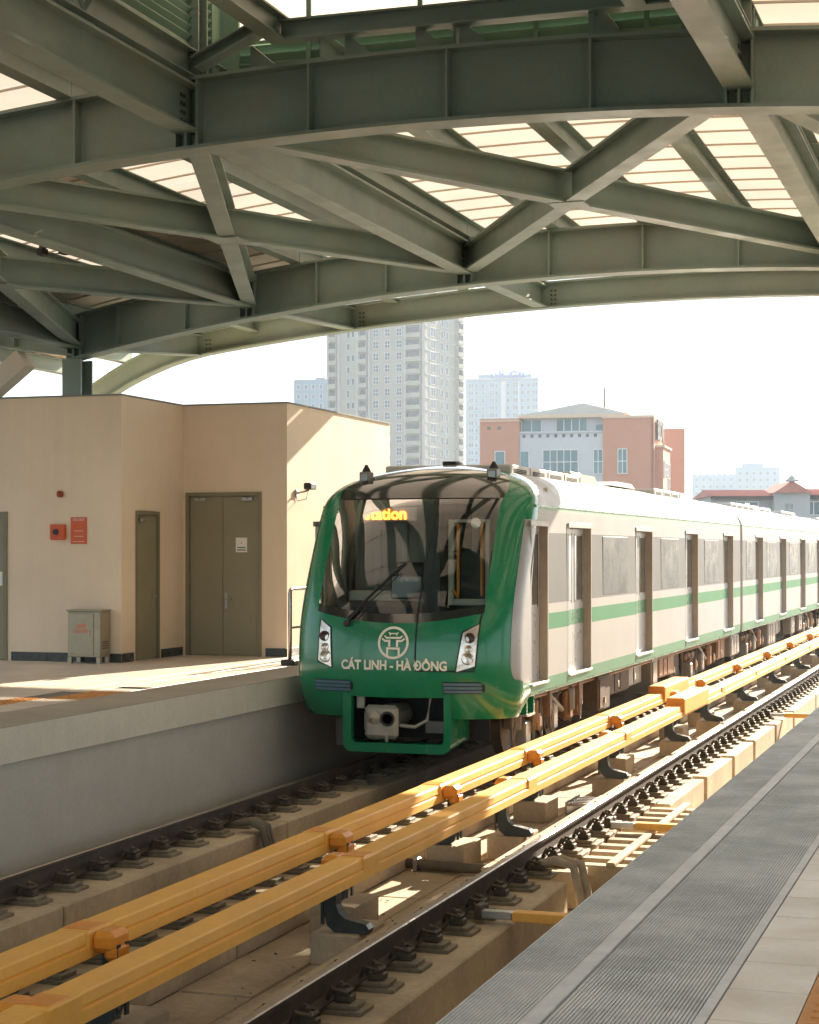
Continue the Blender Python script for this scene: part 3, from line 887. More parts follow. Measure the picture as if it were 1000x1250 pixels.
for dx in (0, .08, .16):
    MB().tube([(-7.35, 16.6 + dx, -.14), (-7.2, 16.62 + dx, -.12), (-7.08, 16.65 + dx, -.18), (-7.04, 16.66 + dx, -.35), (-6.98, 16.7 + dx, FLOOR + .04), (-6.62, 16.75 + dx, FLOOR + .03)], .034, 8).obj('cable', M['hose'], hs, smooth=True)
pp = thing('floor_conduit', 'brown conduit lying across the slab between the yellow covers and foreground rail', 'pipe', (-5.1, 16.85, FLOOR))
MB().tube([(-5.75, 16.95, FLOOR + .06), (-5.5, 16.86, FLOOR + .06), (-5.0, 16.8, FLOOR + .06), (-4.7, 16.85, FLOOR + .06), (-4.45, 16.95, FLOOR + .06)], .05, 10).obj('pipe', M['hose'], pp, smooth=True)
B('saddle', M['metal'], pp, -5.54, -5.50, 16.78, 16.95, FLOOR, FLOOR + .125, ch=.01)
tr = thing('cable_tray', 'small open metal tray on the slab behind the near yellow cover', 'tray', (-4.75, 21.2, FLOOR))
for k in range(5):
    B('rung', M['metal'], tr, -5.0, -4.7, 21.0 + k*.14, 21.03 + k*.14, FLOOR + .1, FLOOR + .14)
for x in (-5.0, -4.72):
    B('side_rail', M['metal'], tr, x, x + .02, 20.95, 21.65, FLOOR, FLOOR + .16)
deb = MB()
for k in range(260):
    x = random.choice((random.uniform(-5.6, -4.5), random.uniform(-3.5, -2.2), random.uniform(-7.1, -6.6)))
    y = random.uniform(7, 26); s_ = random.uniform(.004, .016)
    deb.x = T(x, y, FLOOR + .004, rz=random.uniform(0, 3))
    deb.box(-s_, s_, -s_*.6, s_*.6, 0, s_*.4)
deb.x = None
kind(tag(deb.obj('gravel', M['debris'], None, fix=False), 'scattered grit and leaf litter on the track slab', 'gravel'), 'stuff')

# ---------------------------------------------------------------- metro train
TC = -6.85                       # track centre
Y0 = 20.04                        # foremost point of the nose
GREEN = (.002, .215, .088)
M['green'] = mat('train_green', GREEN, .22, 0, .05, 1.2, .02, 40, .015, 40, coat=.5, dirt=(.03, .17, .08), dirt_amt=.45, dirt_scale=2.2, streak=.06)
M['train_grey'] = mat('train_grey', (.36, .355, .35), .35, .1, .05, 1.5, .02)
M['train_white'] = mat('train_white', (.50, .48, .465), .45, 0, .04, 1.5, .02, 40, .01)
M['roof_white'] = mat('train_roof', (.52, .52, .49), .4, 0, .08, 2.0, .03, 40, .03, dirt=(.45, .42, .36), dirt_amt=.3, dirt_scale=1.5)
M['under'] = mat('underframe', (.10, .075, .05), .7, .2, .3, 5, .2, 30, .3)
M['under_rust'] = mat('underframe_brown', (.26, .15, .075), .6, .1, .3, 5, .2, 30, .3)
M['under_box'] = mat('equipment_box', (.24, .225, .20), .5, .2, .15, 4, .08)
M['under_dark'] = mat('underframe_dark', (.03, .03, .028), .8, 0, .2)
M['wheel'] = mat('wheel_steel', (.20, .16, .12), .4, .8, .2, 8)
M['seam'] = mat('seam_black', (.008, .01, .01), .6, 0, .1)
M['black_gloss'] = mat('black_gloss', (.02, .022, .02), .09, 0, .1, 2, .02, 40, 0, coat=1.0, spec=1.0)
M['bumper'] = mat('bumper_rib', (.10, .19, .24), .45, .1, .15, 6)
M['lamp_house'] = mat('lamp_chrome', (.75, .70, .62), .12, .85, .08, 20)
M['lamp_dark'] = mat('lamp_lens_dark', (.08, .04, .025), .15, 0, .1)
M['coupler'] = mat('coupler_cast', (.42, .40, .33), .45, .3, .15, 8)
M['lettering'] = mat('cream_lettering', (.90, .87, .72), .5, 0, .03)
M['reveal'] = mat('door_reveal_bronze', (.36, .30, .24), .4, .2, .1, 5)
M['door_leaf'] = mat('door_leaf', (.50, .49, .475), .32, .1, .04, 2)
M['steel_bright'] = mat('stainless', (.62, .58, .52), .3, .8, .08, 6)
M['win'] = mat('train_window', (.10, .10, .10), .25, 0, .12, 1.2, .02, 40, 0, spec=.08)
M['win_dark'] = mat('door_window', (.04, .06, .06), .06, 0, .1, 2, .02, 40, 0, coat=1.0, spec=1.0)
M['windscreen'] = sheet_glass('windscreen', (.66, .74, .74), .02, 1.48)
M['cab_cream'] = mat('cab_lining', (.72, .66, .54), .6, 0, .04)
M['cab_dark'] = mat('cab_console', (.05, .055, .055), .5, 0, .1)
M['orange_bar'] = mat('orange_grab_bar', (.85, .30, .03), .4, 0, .05)
M['hood'] = mat('roof_hood', (.52, .45, .36), .5, .1, .1)
M['led'] = glow('led_orange', (1.0, .22, .02), 2.6)

# side livery: bands laid out by height on the side wall
def livery():
    m = bpy.data.materials.new('train_side_livery'); m.use_nodes = True
    nt = m.node_tree; N = nt.nodes; L = nt.links
    p = N['Principled BSDF']; p.inputs['Roughness'].default_value = .45
    p.inputs['Specular IOR Level'].default_value = .15
    geo = N.new('ShaderNodeNewGeometry'); sep = N.new('ShaderNodeSeparateXYZ'); L.new(geo.outputs['Position'], sep.inputs[0])
    mr = N.new('ShaderNodeMapRange'); mr.inputs[1].default_value = .8; mr.inputs[2].default_value = 3.4; L.new(sep.outputs['Z'], mr.inputs[0])
    cr = N.new('ShaderNodeValToRGB'); L.new(mr.outputs[0], cr.inputs[0]); cr.color_ramp.interpolation = 'CONSTANT'
    stops = [(.8, (.13, .29, .17)), (1.02, (.47, .45, .43)), (1.61, (.075, .26, .115)), (1.81, (.47, .45, .43)), (1.93, (.20, .195, .19)), (2.82, (.47, .455, .44)), (3.10, (.26, .40, .28)), (3.17, (.70, .69, .66))]
    el = cr.color_ramp.elements
    while len(el) < len(stops): el.new(.5)
    for e, (z, c) in zip(el, stops):
        e.position = (z - .8)/2.6
    for e, (z, c) in zip(el, stops):
        e.color = (*c, 1)
    # plain grey cab panel ahead of the first door
    lt = N.new('ShaderNodeMath'); lt.operation = 'LESS_THAN'; lt.inputs[1].default_value = 21.95; L.new(sep.outputs['Y'], lt.inputs[0])
    gz = N.new('ShaderNodeMath'); gz.operation = 'GREATER_THAN'; gz.inputs[1].default_value = 1.02; L.new(sep.outputs['Z'], gz.inputs[0])
    lz = N.new('ShaderNodeMath'); lz.operation = 'LESS_THAN'; lz.inputs[1].default_value = 2.95; L.new(sep.outputs['Z'], lz.inputs[0])
    a = N.new('ShaderNodeMath'); a.operation = 'MULTIPLY'; L.new(lt.outputs[0], a.inputs[0]); L.new(gz.outputs[0], a.inputs[1])
    b = N.new('ShaderNodeMath'); b.operation = 'MULTIPLY'; L.new(a.outputs[0], b.inputs[0]); L.new(lz.outputs[0], b.inputs[1])
    mx = N.new('ShaderNodeMix'); mx.data_type = 'RGBA'; L.new(b.outputs[0], mx.inputs['Factor']); L.new(cr.outputs[0], mx.inputs[6]); mx.inputs[7].default_value = (.36, .355, .35, 1)
    n = N.new('ShaderNodeTexNoise'); n.inputs['Scale'].default_value = 1.3; n.inputs['Detail'].default_value = 5; L.new(geo.outputs['Position'], n.inputs['Vector'])
    r2 = N.new('ShaderNodeMapRange'); r2.inputs[1].default_value = .3; r2.inputs[2].default_value = .7; r2.inputs[3].default_value = .93; r2.inputs[4].default_value = 1.03; L.new(n.outputs['Fac'], r2.inputs[0])
    mu = N.new('ShaderNodeMix'); mu.data_type = 'RGBA'; mu.blend_type = 'MULTIPLY'; mu.inputs['Factor'].default_value = 1; L.new(mx.outputs[2], mu.inputs[6]); L.new(r2.outputs[0], mu.inputs[7])
    L.new(mu.outputs[2], p.inputs['Base Color'])
    n2 = N.new('ShaderNodeTexNoise'); n2.inputs['Scale'].default_value = 1.6; L.new(geo.outputs['Position'], n2.inputs['Vector'])
    bu = N.new('ShaderNodeBump'); bu.inputs['Strength'].default_value = .12; bu.inputs['Distance'].default_value = .02; L.new(n2.outputs['Fac'], bu.inputs['Height']); L.new(bu.outputs['Normal'], p.inputs['Normal'])
    return m
M['livery'] = livery()

def interp(tab, x):
    if x <= tab[0][0]: return tab[0][1]
    for (a, va), (b, vb) in zip(tab, tab[1:]):
        if x <= b:
            return va + (vb - va)*(x - a)/(b - a)
    return tab[-1][1]
def smooth_tab(tab):
    """Catmull-Rom densify so that the profile is smooth"""
    out = []
    P = [tab[0]] + tab + [tab[-1]]
    for i in range(1, len(P)-2):
        for k in range(6):
            t = k/6
            def cr(j):
                p0, p1, p2, p3 = P[i-1][j], P[i][j], P[i+1][j], P[i+2][j]
                return .5*((2*p1) + (p2-p0)*t + (2*p0-5*p1+4*p2-p3)*t*t + (3*p1-p0-3*p2+p3)*t*t*t)
            out.append((cr(0), cr(1)))
    out.append(tab[-1])
    out.sort()
    return out
HW = smooth_tab([(.60, 1.30), (.80, 1.38), (1.0, 1.40), (2.2, 1.40), (2.95, 1.395), (3.15, 1.385), (3.28, 1.34), (3.40, 1.24), (3.50, 1.09), (3.59, .86), (3.66, .56), (3.70, .29), (3.72, 0.0)])
PROF = smooth_tab([(.60, .14), (.75, .07), (1.0, .01), (1.3, 0.0), (1.7, .05), (2.1, .20), (2.6, .47), (3.0, .70), (3.25, .88), (3.42, 1.08), (3.55, 1.38), (3.64, 1.75), (3.70, 2.2), (3.72, 2.7)])
ND, NN = .66, 2.55
def nose(x, z, off=0.0):
    h = max(interp(HW, z), 1e-4); s_ = min(abs(x/h), 1.0)
    return Vector((TC + x, Y0 + interp(PROF, z) + ND*(1 - (1 - s_**NN)**(1/NN)) - off, z))
def nose_s(s_, z):
    h = interp(HW, z); a = min(abs(s_), 1)
    return Vector((TC + s_*h, Y0 + interp(PROF, z) + ND*(1 - (1 - a**NN)**(1/NN)), z))

train = thing('metro_train', 'green fronted white metro train with several cars at the left platform', 'train', (TC, Y0, 0))

SW = .745                        # windscreen half width as share of the body half width
def zbot(s_):
    a = min(abs(s_)/SW, 1.0)
    return 1.745 + .125*a*a
ZTOP = 3.235
sv = [0, .08, .16, .24, .32, .40, .445, .50, .56, .62, .68, .72, SW, .78, .82, .86, .90, .93, .955, .975, .99, .997, 1.0]
S = [-a for a in sv[:0:-1]] + sv
low = [0, .06, .13, .22, .32, .44, .56, .68, .8, .9, 1.0]
mid = [k/14 for k in range(1, 15)]
top = [.12, .25, .38, .5, .62, .72, .8, .86, .91, .945, .97, .988, .997, 1.0]
def row_z(s_):
    zb_ = zbot(s_)
    z = [.62 + (zb_ - .62)*t for t in low] + [zb_ + (ZTOP - zb_)*t for t in mid] + [ZTOP + (3.72 - ZTOP)*t for t in top]
    return z
ZR = [row_z(s_) for s_ in S]
nrow = len(ZR[0]); NL, NM = len(low), len(mid)
def s_eff(i, j):
    """the black cowl widens towards the roof"""
    if j <= NL-1+NM-1: return S[i]
    t = top[min(j - (NL-1+NM), len(top)-1)] if j >= NL-1+NM else 0
    w = SW + .15*min(1, t*1.6); a = abs(S[i])
    a = a*w/SW if a <= SW else w + (a - SW)*(1 - w)/(1 - SW)
    return math.copysign(a, S[i])
def nose_patch(name, mt, test, off=0.0, par=train):
    mb = MB(); ids = {}
    def vid(i, j):
        if (i, j) not in ids:
            p = nose_s(s_eff(i, j), ZR[i][j]); ids[(i, j)] = mb.vert((p.x, p.y - off, p.z))
        return ids[(i, j)]
    for i in range(len(S)-1):
        for j in range(nrow-1):
            if test(i, j): mb.face((vid(i, j), vid(i+1, j), vid(i+1, j+1), vid(i, j+1)))
    return mb.obj(name, mt, par, smooth=True)
def in_w(i): return abs(S[i]) <= SW + 1e-6 and abs(S[i+1]) <= SW + 1e-6
nose_shell = nose_patch('nose_shell', M['green'], lambda i, j: not (in_w(i) and j >= NL-1) and not (j < 3 and abs(S[i]) <= .446 and abs(S[i+1]) <= .446))
for sg in (1, -1):
    mb = MB(); rows = []
    for k in range(49):
        z = 1.05 + (2.98 - 1.05)*k/48
        e = max(0.0, 1 - (z - 1.05)/.24)
        sb = .945 + .054*(1 - math.sqrt(max(0, 1 - e*e)))
        row = []
        for t in range(11):
            s_ = min(sb + (1 - sb)*math.sin(t/10*math.pi/2), 1.0)
            p = nose_s(sg*s_, z); row.append(mb.vert((p.x + sg*.003, p.y - .003, p.z)))
        rows.append(row)
    for a, b in zip(rows, rows[1:]):
        for t in range(10): mb.face((a[t], a[t+1], b[t+1], b[t]))
    mb.obj('cab_corner_panel', M['train_grey'], train, smooth=True)
nose_patch('windscreen', M['windscreen'], lambda i, j: in_w(i) and NL-1+1 <= j < NL-1+NM)
nose_patch('windscreen_mask', M['black_gloss'], lambda i, j: in_w(i) and NL-1 <= j < NL-1+1)
cap_s = nose_patch('roof_cowl', M['black_gloss'], lambda i, j: in_w(i) and j >= NL-1+NM)

# ---- side walls, shared by all cars
DOOR_W = 1.28
ZS = [.87, .98, 1.02, 1.61, 1.81, 1.93, 2.15, 2.82, 2.90, 2.95, 3.05, 3.10, 3.15]
def side_wall(par, y0, y1, openings, sg):
    """openings: (ya, yb) door holes from z .98 to 2.90"""
    ys = sorted({y0, y1} | {v for o in openings for v in o})
    mb = MB(); ids = {}
    def vid(y, z):
        k = (y, z)
        if k not in ids: ids[k] = mb.vert((TC + sg*interp(HW, z), max(y, Y0 + interp(PROF, z) + ND) if y < 22 else y, z))
        return ids[k]
    for a, b in zip(ys, ys[1:]):
        for z0, z1 in zip(ZS, ZS[1:]):
            if any(o[0] <= a and b <= o[1] for o in openings) and z0 >= .98 - 1e-6 and z1 <= 2.90 + 1e-6:
                continue
            mb.face((vid(a, z0), vid(b, z0), vid(b, z1), vid(a, z1)))
    return mb.obj('side_wall', M['livery'], par)
def roof(par, y0, y1):
    zs = [3.15, 3.22, 3.30, 3.38, 3.45, 3.51, 3.56, 3.61, 3.65, 3.68, 3.70, 3.714, 3.72]
    pts = [(-interp(HW, z), z) for z in zs[:-1]] + [(0, 3.72)] + [(interp(HW, z), z) for z in zs[-2::-1]]
    mb = MB(); A = [mb.vert((TC + a, y0, b)) for a, b in pts]; C = [mb.vert((TC + a, y1, b)) for a, b in pts]
    for k in range(len(pts)-1):
        mb.face((A[k], A[k+1], C[k+1], C[k]))
    return mb.obj('roof', M['roof_white'], par, smooth=True)

RX = .10                         # recess of the doors
def door(par, ya, yb, sg, single=False):
    xo, xi = TC + sg*1.399, TC + sg*(1.399 - RX)
    rv = MB()
    rv.quad((xo, yb, .98), (xi, yb, .98), (xi, yb, 2.90), (xo, yb, 2.90))
    rv.quad((xo, ya, .98), (xi, ya, .98), (xi, ya, 2.90), (xo, ya, 2.90))
    rv.quad((xo, ya, 2.90), (xi, ya, 2.90), (xi, yb, 2.90), (xo, yb, 2.90))
    rv.box(xo + sg*.008, xo + sg*.001, yb, yb + .035, .98, 2.92)
    r = rv.obj('door_reveal', M['reveal'], par, fix=False)
    MB().box(xi, xo + sg*.025, ya - .02, yb + .02, .955, .985, ch=.004).obj('door_sill', M['steel_bright'], par)
    MB().box(xo, xo + sg*.012, ya - .05, yb + .05, 2.90, 2.965, ch=.003).obj('door_head', M['train_white'], par)
    n = 1 if single else 2
    w = (yb - ya)/n
    for k in range(n):
        a, b = ya + k*w + .004, ya + (k+1)*w - .004
        leaf = MB().box(xi - sg*.03, xi, a, b, .985, 2.895, ch=.004).obj('door_leaf', M['door_leaf'], par)
        xw = xi + sg*.003
        wa, wb = a + .10, b - .10
        MB().box(xi + sg*.0005, xw, wa, wb, 1.93, 2.80, ch=.002).obj('door_window', M['win_dark'], leaf)
        MB().box(xi + sg*.0005, xi + sg*.004, wa - .03, wa - .004, 1.90, 2.83).box(xi + sg*.0005, xi + sg*.004, wb + .004, wb + .03, 1.90, 2.83).obj('window_seal', M['seam'], leaf)
        if not single:
            MB().box(xi + sg*.0005, xi + sg*.0025, a + .01, b - .01, 1.61, 1.81).obj('stripe', M['stripe'], leaf)
M['stripe'] = mat('green_stripe', (.075, .26, .115), .3, 0, .06)

def window(par, ya, yb, sg):
    xo = TC + sg*1.40
    w = MB().box(xo - sg*.02, xo + sg*.004, ya, yb, 1.97, 2.80, ch=.003).obj('window', M['win'], par)
    MB().box(xo, xo + sg*.007, (ya + yb)/2 - .012, (ya + yb)/2 + .012, 1.975, 2.795).obj('window_bar', M['seam'], w) if False else None

def seam_line(par, y, sg, z0=.88, z1=3.1):
    xo = TC + sg*1.40
    MB().box(xo - sg*.01, xo + sg*.0015, y - .006, y + .006, z0, 2.95).obj('panel_seam', M['seam'], par)

# ---- car bodies
PITCH = 4.52
d1 = [24.34 + PITCH*k for k in range(4)]
CARS = [(20.9, 39.0, d1), (39.35, 58.6, [42.75 + 4.68*k for k in range(4)]), (58.95, 78.2, [62.3 + 4.68*k for k in range(4)])]
body1 = None
for ci, (ya, yb, drs) in enumerate(CARS):
    root = MB().box(TC - 1.2, TC + 1.2, ya + (.4 if ci == 0 else .05), yb - .05, .78, .86).obj('car_floor', M['under_dark'], train)
    ops = [(d - DOOR_W, d) for d in drs]
    if ci == 0:
        y_s = 21.05
        opsx = [(21.10, 21.88)] + ops
    else:
        y_s, opsx = ya, ops
    for sg in (1, -1):
        sw = side_wall(train, y_s, yb, opsx, sg)
        for (a, b) in ops: door(train, a, b, sg)
        gaps = list(zip(drs, [d - DOOR_W for d in drs[1:]]))
        for (a, b) in gaps:
            window(train, a + .80, b - .72, sg)
            seam_line(train, b - .05, sg)
        if ci == 0:
            door(train, 21.10, 21.88, sg, single=True)
            seam_line(train, 22.95, sg)
        else:
            window(train, ya + .6, drs[0] - DOOR_W - .55, sg)
        if yb - drs[-1] > 1.0:
            pass
        # yellow-green sill line under the body
        B('sill_trim', M['stripe'], train, TC + sg*1.33, TC + sg*1.385, y_s, yb, .835, .868, ch=.006)
        xg = TC + sg*1.372
        MB().box(xg - sg*.02, xg + sg*.022, 21.36 if ci == 0 else y_s, yb, 3.135, 3.165, ch=.006).obj('rain_gutter', M['stripe'], train)
    roof(train, 22.7 if ci == 0 else ya, yb)
    if ci:
        mb = MB().prism([(TC + sgx*interp(HW, z), z) for sgx, zz in ((-1, (.87, 1.5, 2.5, 3.15, 3.3, 3.45, 3.6, 3.7)), (1, (3.7, 3.6, 3.45, 3.3, 3.15, 2.5, 1.5, .87))) for z in zz], ya, ya + .04, 'y')
        mb.obj('end_wall', M['train_white'], train)
        MB().box(TC - 1.2, TC + 1.2, ya - .345, ya - .005, .95, 3.3, ch=.1).obj('gangway', M['seam'], train)
    mb = MB().prism([(TC + sgx*interp(HW, z), z) for sgx, zz in ((-1, (.87, 1.5, 2.5, 3.15, 3.3, 3.45, 3.6, 3.7)), (1, (3.7, 3.6, 3.45, 3.3, 3.15, 2.5, 1.5, .87))) for z in zz], yb - .04, yb, 'y')
    mb.obj('end_wall', M['reveal'], train)
# transition between nose and the straight side (cab shoulder)
for sg in (1, -1):
    zl0 = sorted(set(ZR[len(S)-1]) | {3.15, .98})
    for part_, zz in (('lower', [z for z in zl0 if z <= 3.15]), ('upper', [z for z in zl0 if z >= 3.15])):
        mb = MB(); e0 = []; e1 = []
        for z in zz:
            p = nose_s(sg*1.0, z)
            z2 = .87 + (z - .62)/(.98 - .62)*(.98 - .87) if z < .98 else z
            ye = max(21.05, p.y + .0005) if part_ == 'lower' else max(22.7, p.y + .0005)
            e0.append(mb.vert(tuple(p))); e1.append(mb.vert((TC + sg*interp(HW, z2), ye, z2)))
        for j in range(len(zz)-1):
            zc = (zz[j] + zz[j+1])/2
            mb.mi = 0 if (1.06 < zc < 2.98) else (1 if zc < 2 else 2)
            mb.face((e0[j], e1[j], e1[j+1], e0[j+1]))
        mb.obj('cab_side', [M['train_grey'], M['green'], M['train_white']], train, smooth=True)

# ---- front details (laid on the nose surface)
def nose_poly(name, pts, mt, off=.006, par=train, thick=0.0, sub=6):
    """polygon in (x,z) laid on the nose, fan of small triangles"""
    cx = sum(p[0] for p in pts)/len(pts); cz = sum(p[1] for p in pts)/len(pts)
    mb = MB(); ring = []
    dense = []
    for a, b in zip(pts, pts[1:] + pts[:1]):
        for k in range(sub):
            dense.append((a[0] + (b[0]-a[0])*k/sub, a[1] + (b[1]-a[1])*k/sub))
    rings = []
    for t in (1.0, .66, .33):
        rings.append([mb.vert(tuple(nose(cx + (x-cx)*t, cz + (z-cz)*t, off))) for x, z in dense])
    c = mb.vert(tuple(nose(cx, cz, off)))
    n = len(dense)
    for r0, r1 in zip(rings, rings[1:]):
        for k in range(n): mb.face((r0[k], r0[(k+1) % n], r1[(k+1) % n], r1[k]))
    for k in range(n): mb.face((rings[-1][k], rings[-1][(k+1) % n], c))
    if thick:
        back = [mb.vert(tuple(nose(x, z, off - thick))) for x, z in dense]
        for k in range(n): mb.face((rings[0][k], rings[0][(k+1) % n], back[(k+1) % n], back[k]))
    return mb.obj(name, mt, par)
def nose_line(name, pts, w, mt, off=.004, par=train, n=12):
    mb = MB()
    for (a, b) in zip(pts, pts[1:]):
        dx, dz = b[0]-a[0], b[1]-a[1]; l = math.hypot(dx, dz); nx, nz = -dz/l*w/2, dx/l*w/2
        prev = None
        for k in range(n+1):
            x, z = a[0] + dx*k/n, a[1] + dz*k/n
            cur = (mb.vert(tuple(nose(x+nx, z+nz, off))), mb.vert(tuple(nose(x-nx, z-nz, off))))
            if prev: mb.face((prev[0], cur[0], cur[1], prev[1]))
            prev = cur
    return mb.obj(name, mt, par)
ed = nose_line('escape_door_seam', [(.29, 3.23), (.265, 1.19), (.955, 1.19), (1.02, 1.9)], .018, M['seam'], .006)
nose_line('windscreen_seam', [(-1.0, 3.235), (1.0, 3.235)], .012, M['seam'], .005)
_tw = max(p[0] for p in text_geo('CÁT LINH - HÀ ĐÔNG', .15, 0, .006)[0])
text_obj('destination_lettering', 'CÁT LINH - HÀ ĐÔNG', .15, M['lettering'], train, lambda x, y_, z: nose(-.005 + x*.655/_tw, 1.20 + y_, .008), bold=.006)
EX, EZ, ER = -.005, 1.515, .192
mb = MB(); n = 40
for k in range(n):
    a0, a1 = 2*math.pi*k/n, 2*math.pi*(k+1)/n
    q = [(EX + r*math.cos(a), EZ + r*math.sin(a)) for r, a in ((ER, a0), (ER, a1), (ER-.03, a1), (ER-.03, a0))]
    mb.face([mb.vert(tuple(nose(x, z, .008))) for x, z in q])
def eb(pts):
    mb.face([mb.vert(tuple(nose(EX + x*ER, EZ + z*ER, .0085))) for x, z in pts])
for sg in (-1, 1):
    eb([(0, .62), (sg*.28, .62), (sg*.32, .70), (sg*.24, .70), (sg*.20, .50)][:3] + [(sg*.24, .46), (0, .46)]) if False else None
    eb([(0, .52), (0, .60), (sg*.22, .60), (sg*.27, .66), (sg*.33, .64), (sg*.26, .50), (sg*.24, .44), (sg*.17, .44), (sg*.17, .52)])
    eb([(0, .24), (0, .36), (sg*.42, .36), (sg*.55, .46), (sg*.62, .40), (sg*.46, .24)])
    eb([(sg*.18, .18), (sg*.52, .18), (sg*.70, .30), (sg*.77, .22), (sg*.56, .05), (sg*.33, .05), (sg*.33, -.24), (sg*.18, -.24)])
    eb([(0, -.28), (sg*.44, -.28), (sg*.44, -.90), (sg*.30, -.92), (sg*.30, -.41), (0, -.41)])
    eb([(sg*.05, -.96), (sg*.05, -.84), (sg*.10, -.84), (sg*.10, -.96)]); eb([(sg*.15, -.95), (sg*.15, -.84), (sg*.24, -.84), (sg*.24, -.95)])
mb.obj('emblem', M['lettering'], train)
for sg in (-1, 1):
    pts = [(-.975, 1.77), (-.835, 1.68), (-.80, 1.215), (-.99, 1.285)] if sg < 0 else [(1.0, 1.74), (.825, 1.64), (.755, 1.185), (.965, 1.25)]
    hb = nose_poly('headlight_bezel', [(x*1.0 + sg*(.016 if abs(x) > .9 else -.016), z + (.014 if z > 1.4 else -.016)) for x, z in pts], M['seam'], .006)
    h = nose_poly('headlight', pts, M['lamp_house'], .010)
    for (x, z, r, mt) in ((sg*.905, 1.58, .062, 'lamp_dark'), (sg*.895, 1.45, .048, 'lamp_house'), (sg*.885, 1.34, .074, 'lamp_house')):
        p = nose(x, z, .010)
        MB().lathe([(r, .0), (r, -.018), (r*.86, -.022), (r*.8, -.010), (r*.3, -.004), (.004, -.004)], p, 'y', 18).obj('lamp', M[mt], h, smooth=False)
    bx = [.60, 1.07] if sg > 0 else [-1.04, -.52]
    pts = [(min(bx), .925), (max(bx) - .05, .925), (max(bx), .96), (max(bx), 1.03), (max(bx) - .05, 1.065), (min(bx), 1.065)]
    bp = nose_poly('bumper', pts, M['seam'], .012, thick=.03)
    for k in range(3):
        z = .936 + k*.043
        nose_line('bumper_rib', [(min(bx) + .012, z + .016), (max(bx) - .02, z + .016)], .032, M['bumper'], .03, bp, 8)
# windscreen wipers
wp = [nose(-.62, 1.73, .03), nose(-.38, 2.02, .05), nose(-.02, 2.42, .03)]
w_ = MB().tube(wp, [.018, .014, .010], 6).obj('wiper', M['black'], train)
MB().tube([nose(-.60, 1.80, .02), nose(-.30, 2.10, .022), nose(.03, 2.46, .018)], .012, 5).obj('wiper_blade', M['black'], w_)
MB().tube([nose(-.56, 1.72, .03), nose(-.32, 2.00, .05), nose(.0, 2.33, .03)], .008, 5).obj('wiper_arm', M['black'], w_)
MB().lathe([(.04, 0), (.04, -.05), (.025, -.06)], nose(-.61, 1.735, 0), 'y', 12).obj('wiper_pivot', M['black'], w_)

# front skirt around the coupler
yk = Y0 + .06
mb = MB()
def rrect(x0, x1, z0, z1, r, n=5, topr=False):
    pts = []
    for cx, cz, a0 in ((x1-r, z0+r, -90), (x1-(r if topr else .002), z1-(r if topr else .002), 0), (x0+(r if topr else .002), z1-(r if topr else .002), 90), (x0+r, z0+r, 180)):
        rr = r if (topr or a0 in (-90, 180)) else .002
        for k in range(n+1):
            a = R(a0 + 90*k/n); pts.append((cx + rr*math.cos(a), cz + rr*math.sin(a)))
    return pts
o = rrect(-.655, .685, .215, .93, .11); i_ = rrect(-.55, .60, .325, .955, .06)
n = len(o)
fo = [mb.vert((TC + x, yk, z)) for x, z in o]; fi = [mb.vert((TC + x, yk, z)) for x, z in i_]
bo = [mb.vert((TC + x, yk + .75, z + .06)) for x, z in o]; bi_ = [mb.vert((TC + x, yk + .10, z)) for x, z in i_]
for k in range(n):
    k2 = (k+1) % n
    mb.face((fo[k], fo[k2], fi[k2], fi[k])); mb.face((fo[k], bo[k], bo[k2], fo[k2])); mb.face((fi[k], fi[k2], bi_[k2], bi_[k]))
mb.obj('coupler_skirt', M['green'], train)
MB().box(TC - .9, TC + .9, yk + .9, yk + .95, .3, 1.2).box(TC - .62, TC - .60, yk + .12, yk + .9, .3, 1.1).box(TC + .64, TC + .66, yk + .12, yk + .9, .3, 1.1).box(TC - .9, TC + .9, yk + .3, yk + .9, 1.0, 1.05).obj('coupler_recess', M['under_dark'], train)
cp = MB().box(TC - .40, TC + .02, yk + .02, yk + .12, .37, .77, ch=.06).lathe([(.15, .12), (.15, .7)], (TC - .16, yk, .62), 'y', 16).obj('coupler', M['coupler'], train)
MB().lathe([(.085, 0), (.085, -.03), (.02, -.10), (.005, -.14)], (TC - .27, yk + .02, .63), 'y', 18).obj('coupler_cone', M['coupler'], cp)
MB().lathe([(.09, 0), (.09, -.012), (.065, -.012), (.06, .0), (.004, .0)], (TC - .10, yk + .02, .61), 'y', 18).obj('coupler_cup', M['under_dark'], cp)
MB().box(TC - .44, TC - .30, yk + .1, yk + .4, .42, .72, ch=.05).obj('coupler_side', M['coupler'], cp)
MB().tube([(TC + .03, yk + .1, .53), (TC + .22, yk + .08, .52), (TC + .36, yk + .12, .60), (TC + .38, yk + .2, .88)], .022, 8).obj('air_hose', M['coupler'], train)
MB().box(TC - .52, TC - .42, yk + .1, yk + .14, .72, .93, ch=.01).obj('bracket', M['coupler'], train)
MB().tube([(TC - .12, yk + .03, .42), (TC - .12, yk + .05, .34)], .02, 6).obj('chain', M['coupler'], train)
B('obstacle_bar', M['under_box'], train, TC + .25, TC + .60, yk + .4, yk + .5, .42, .56)

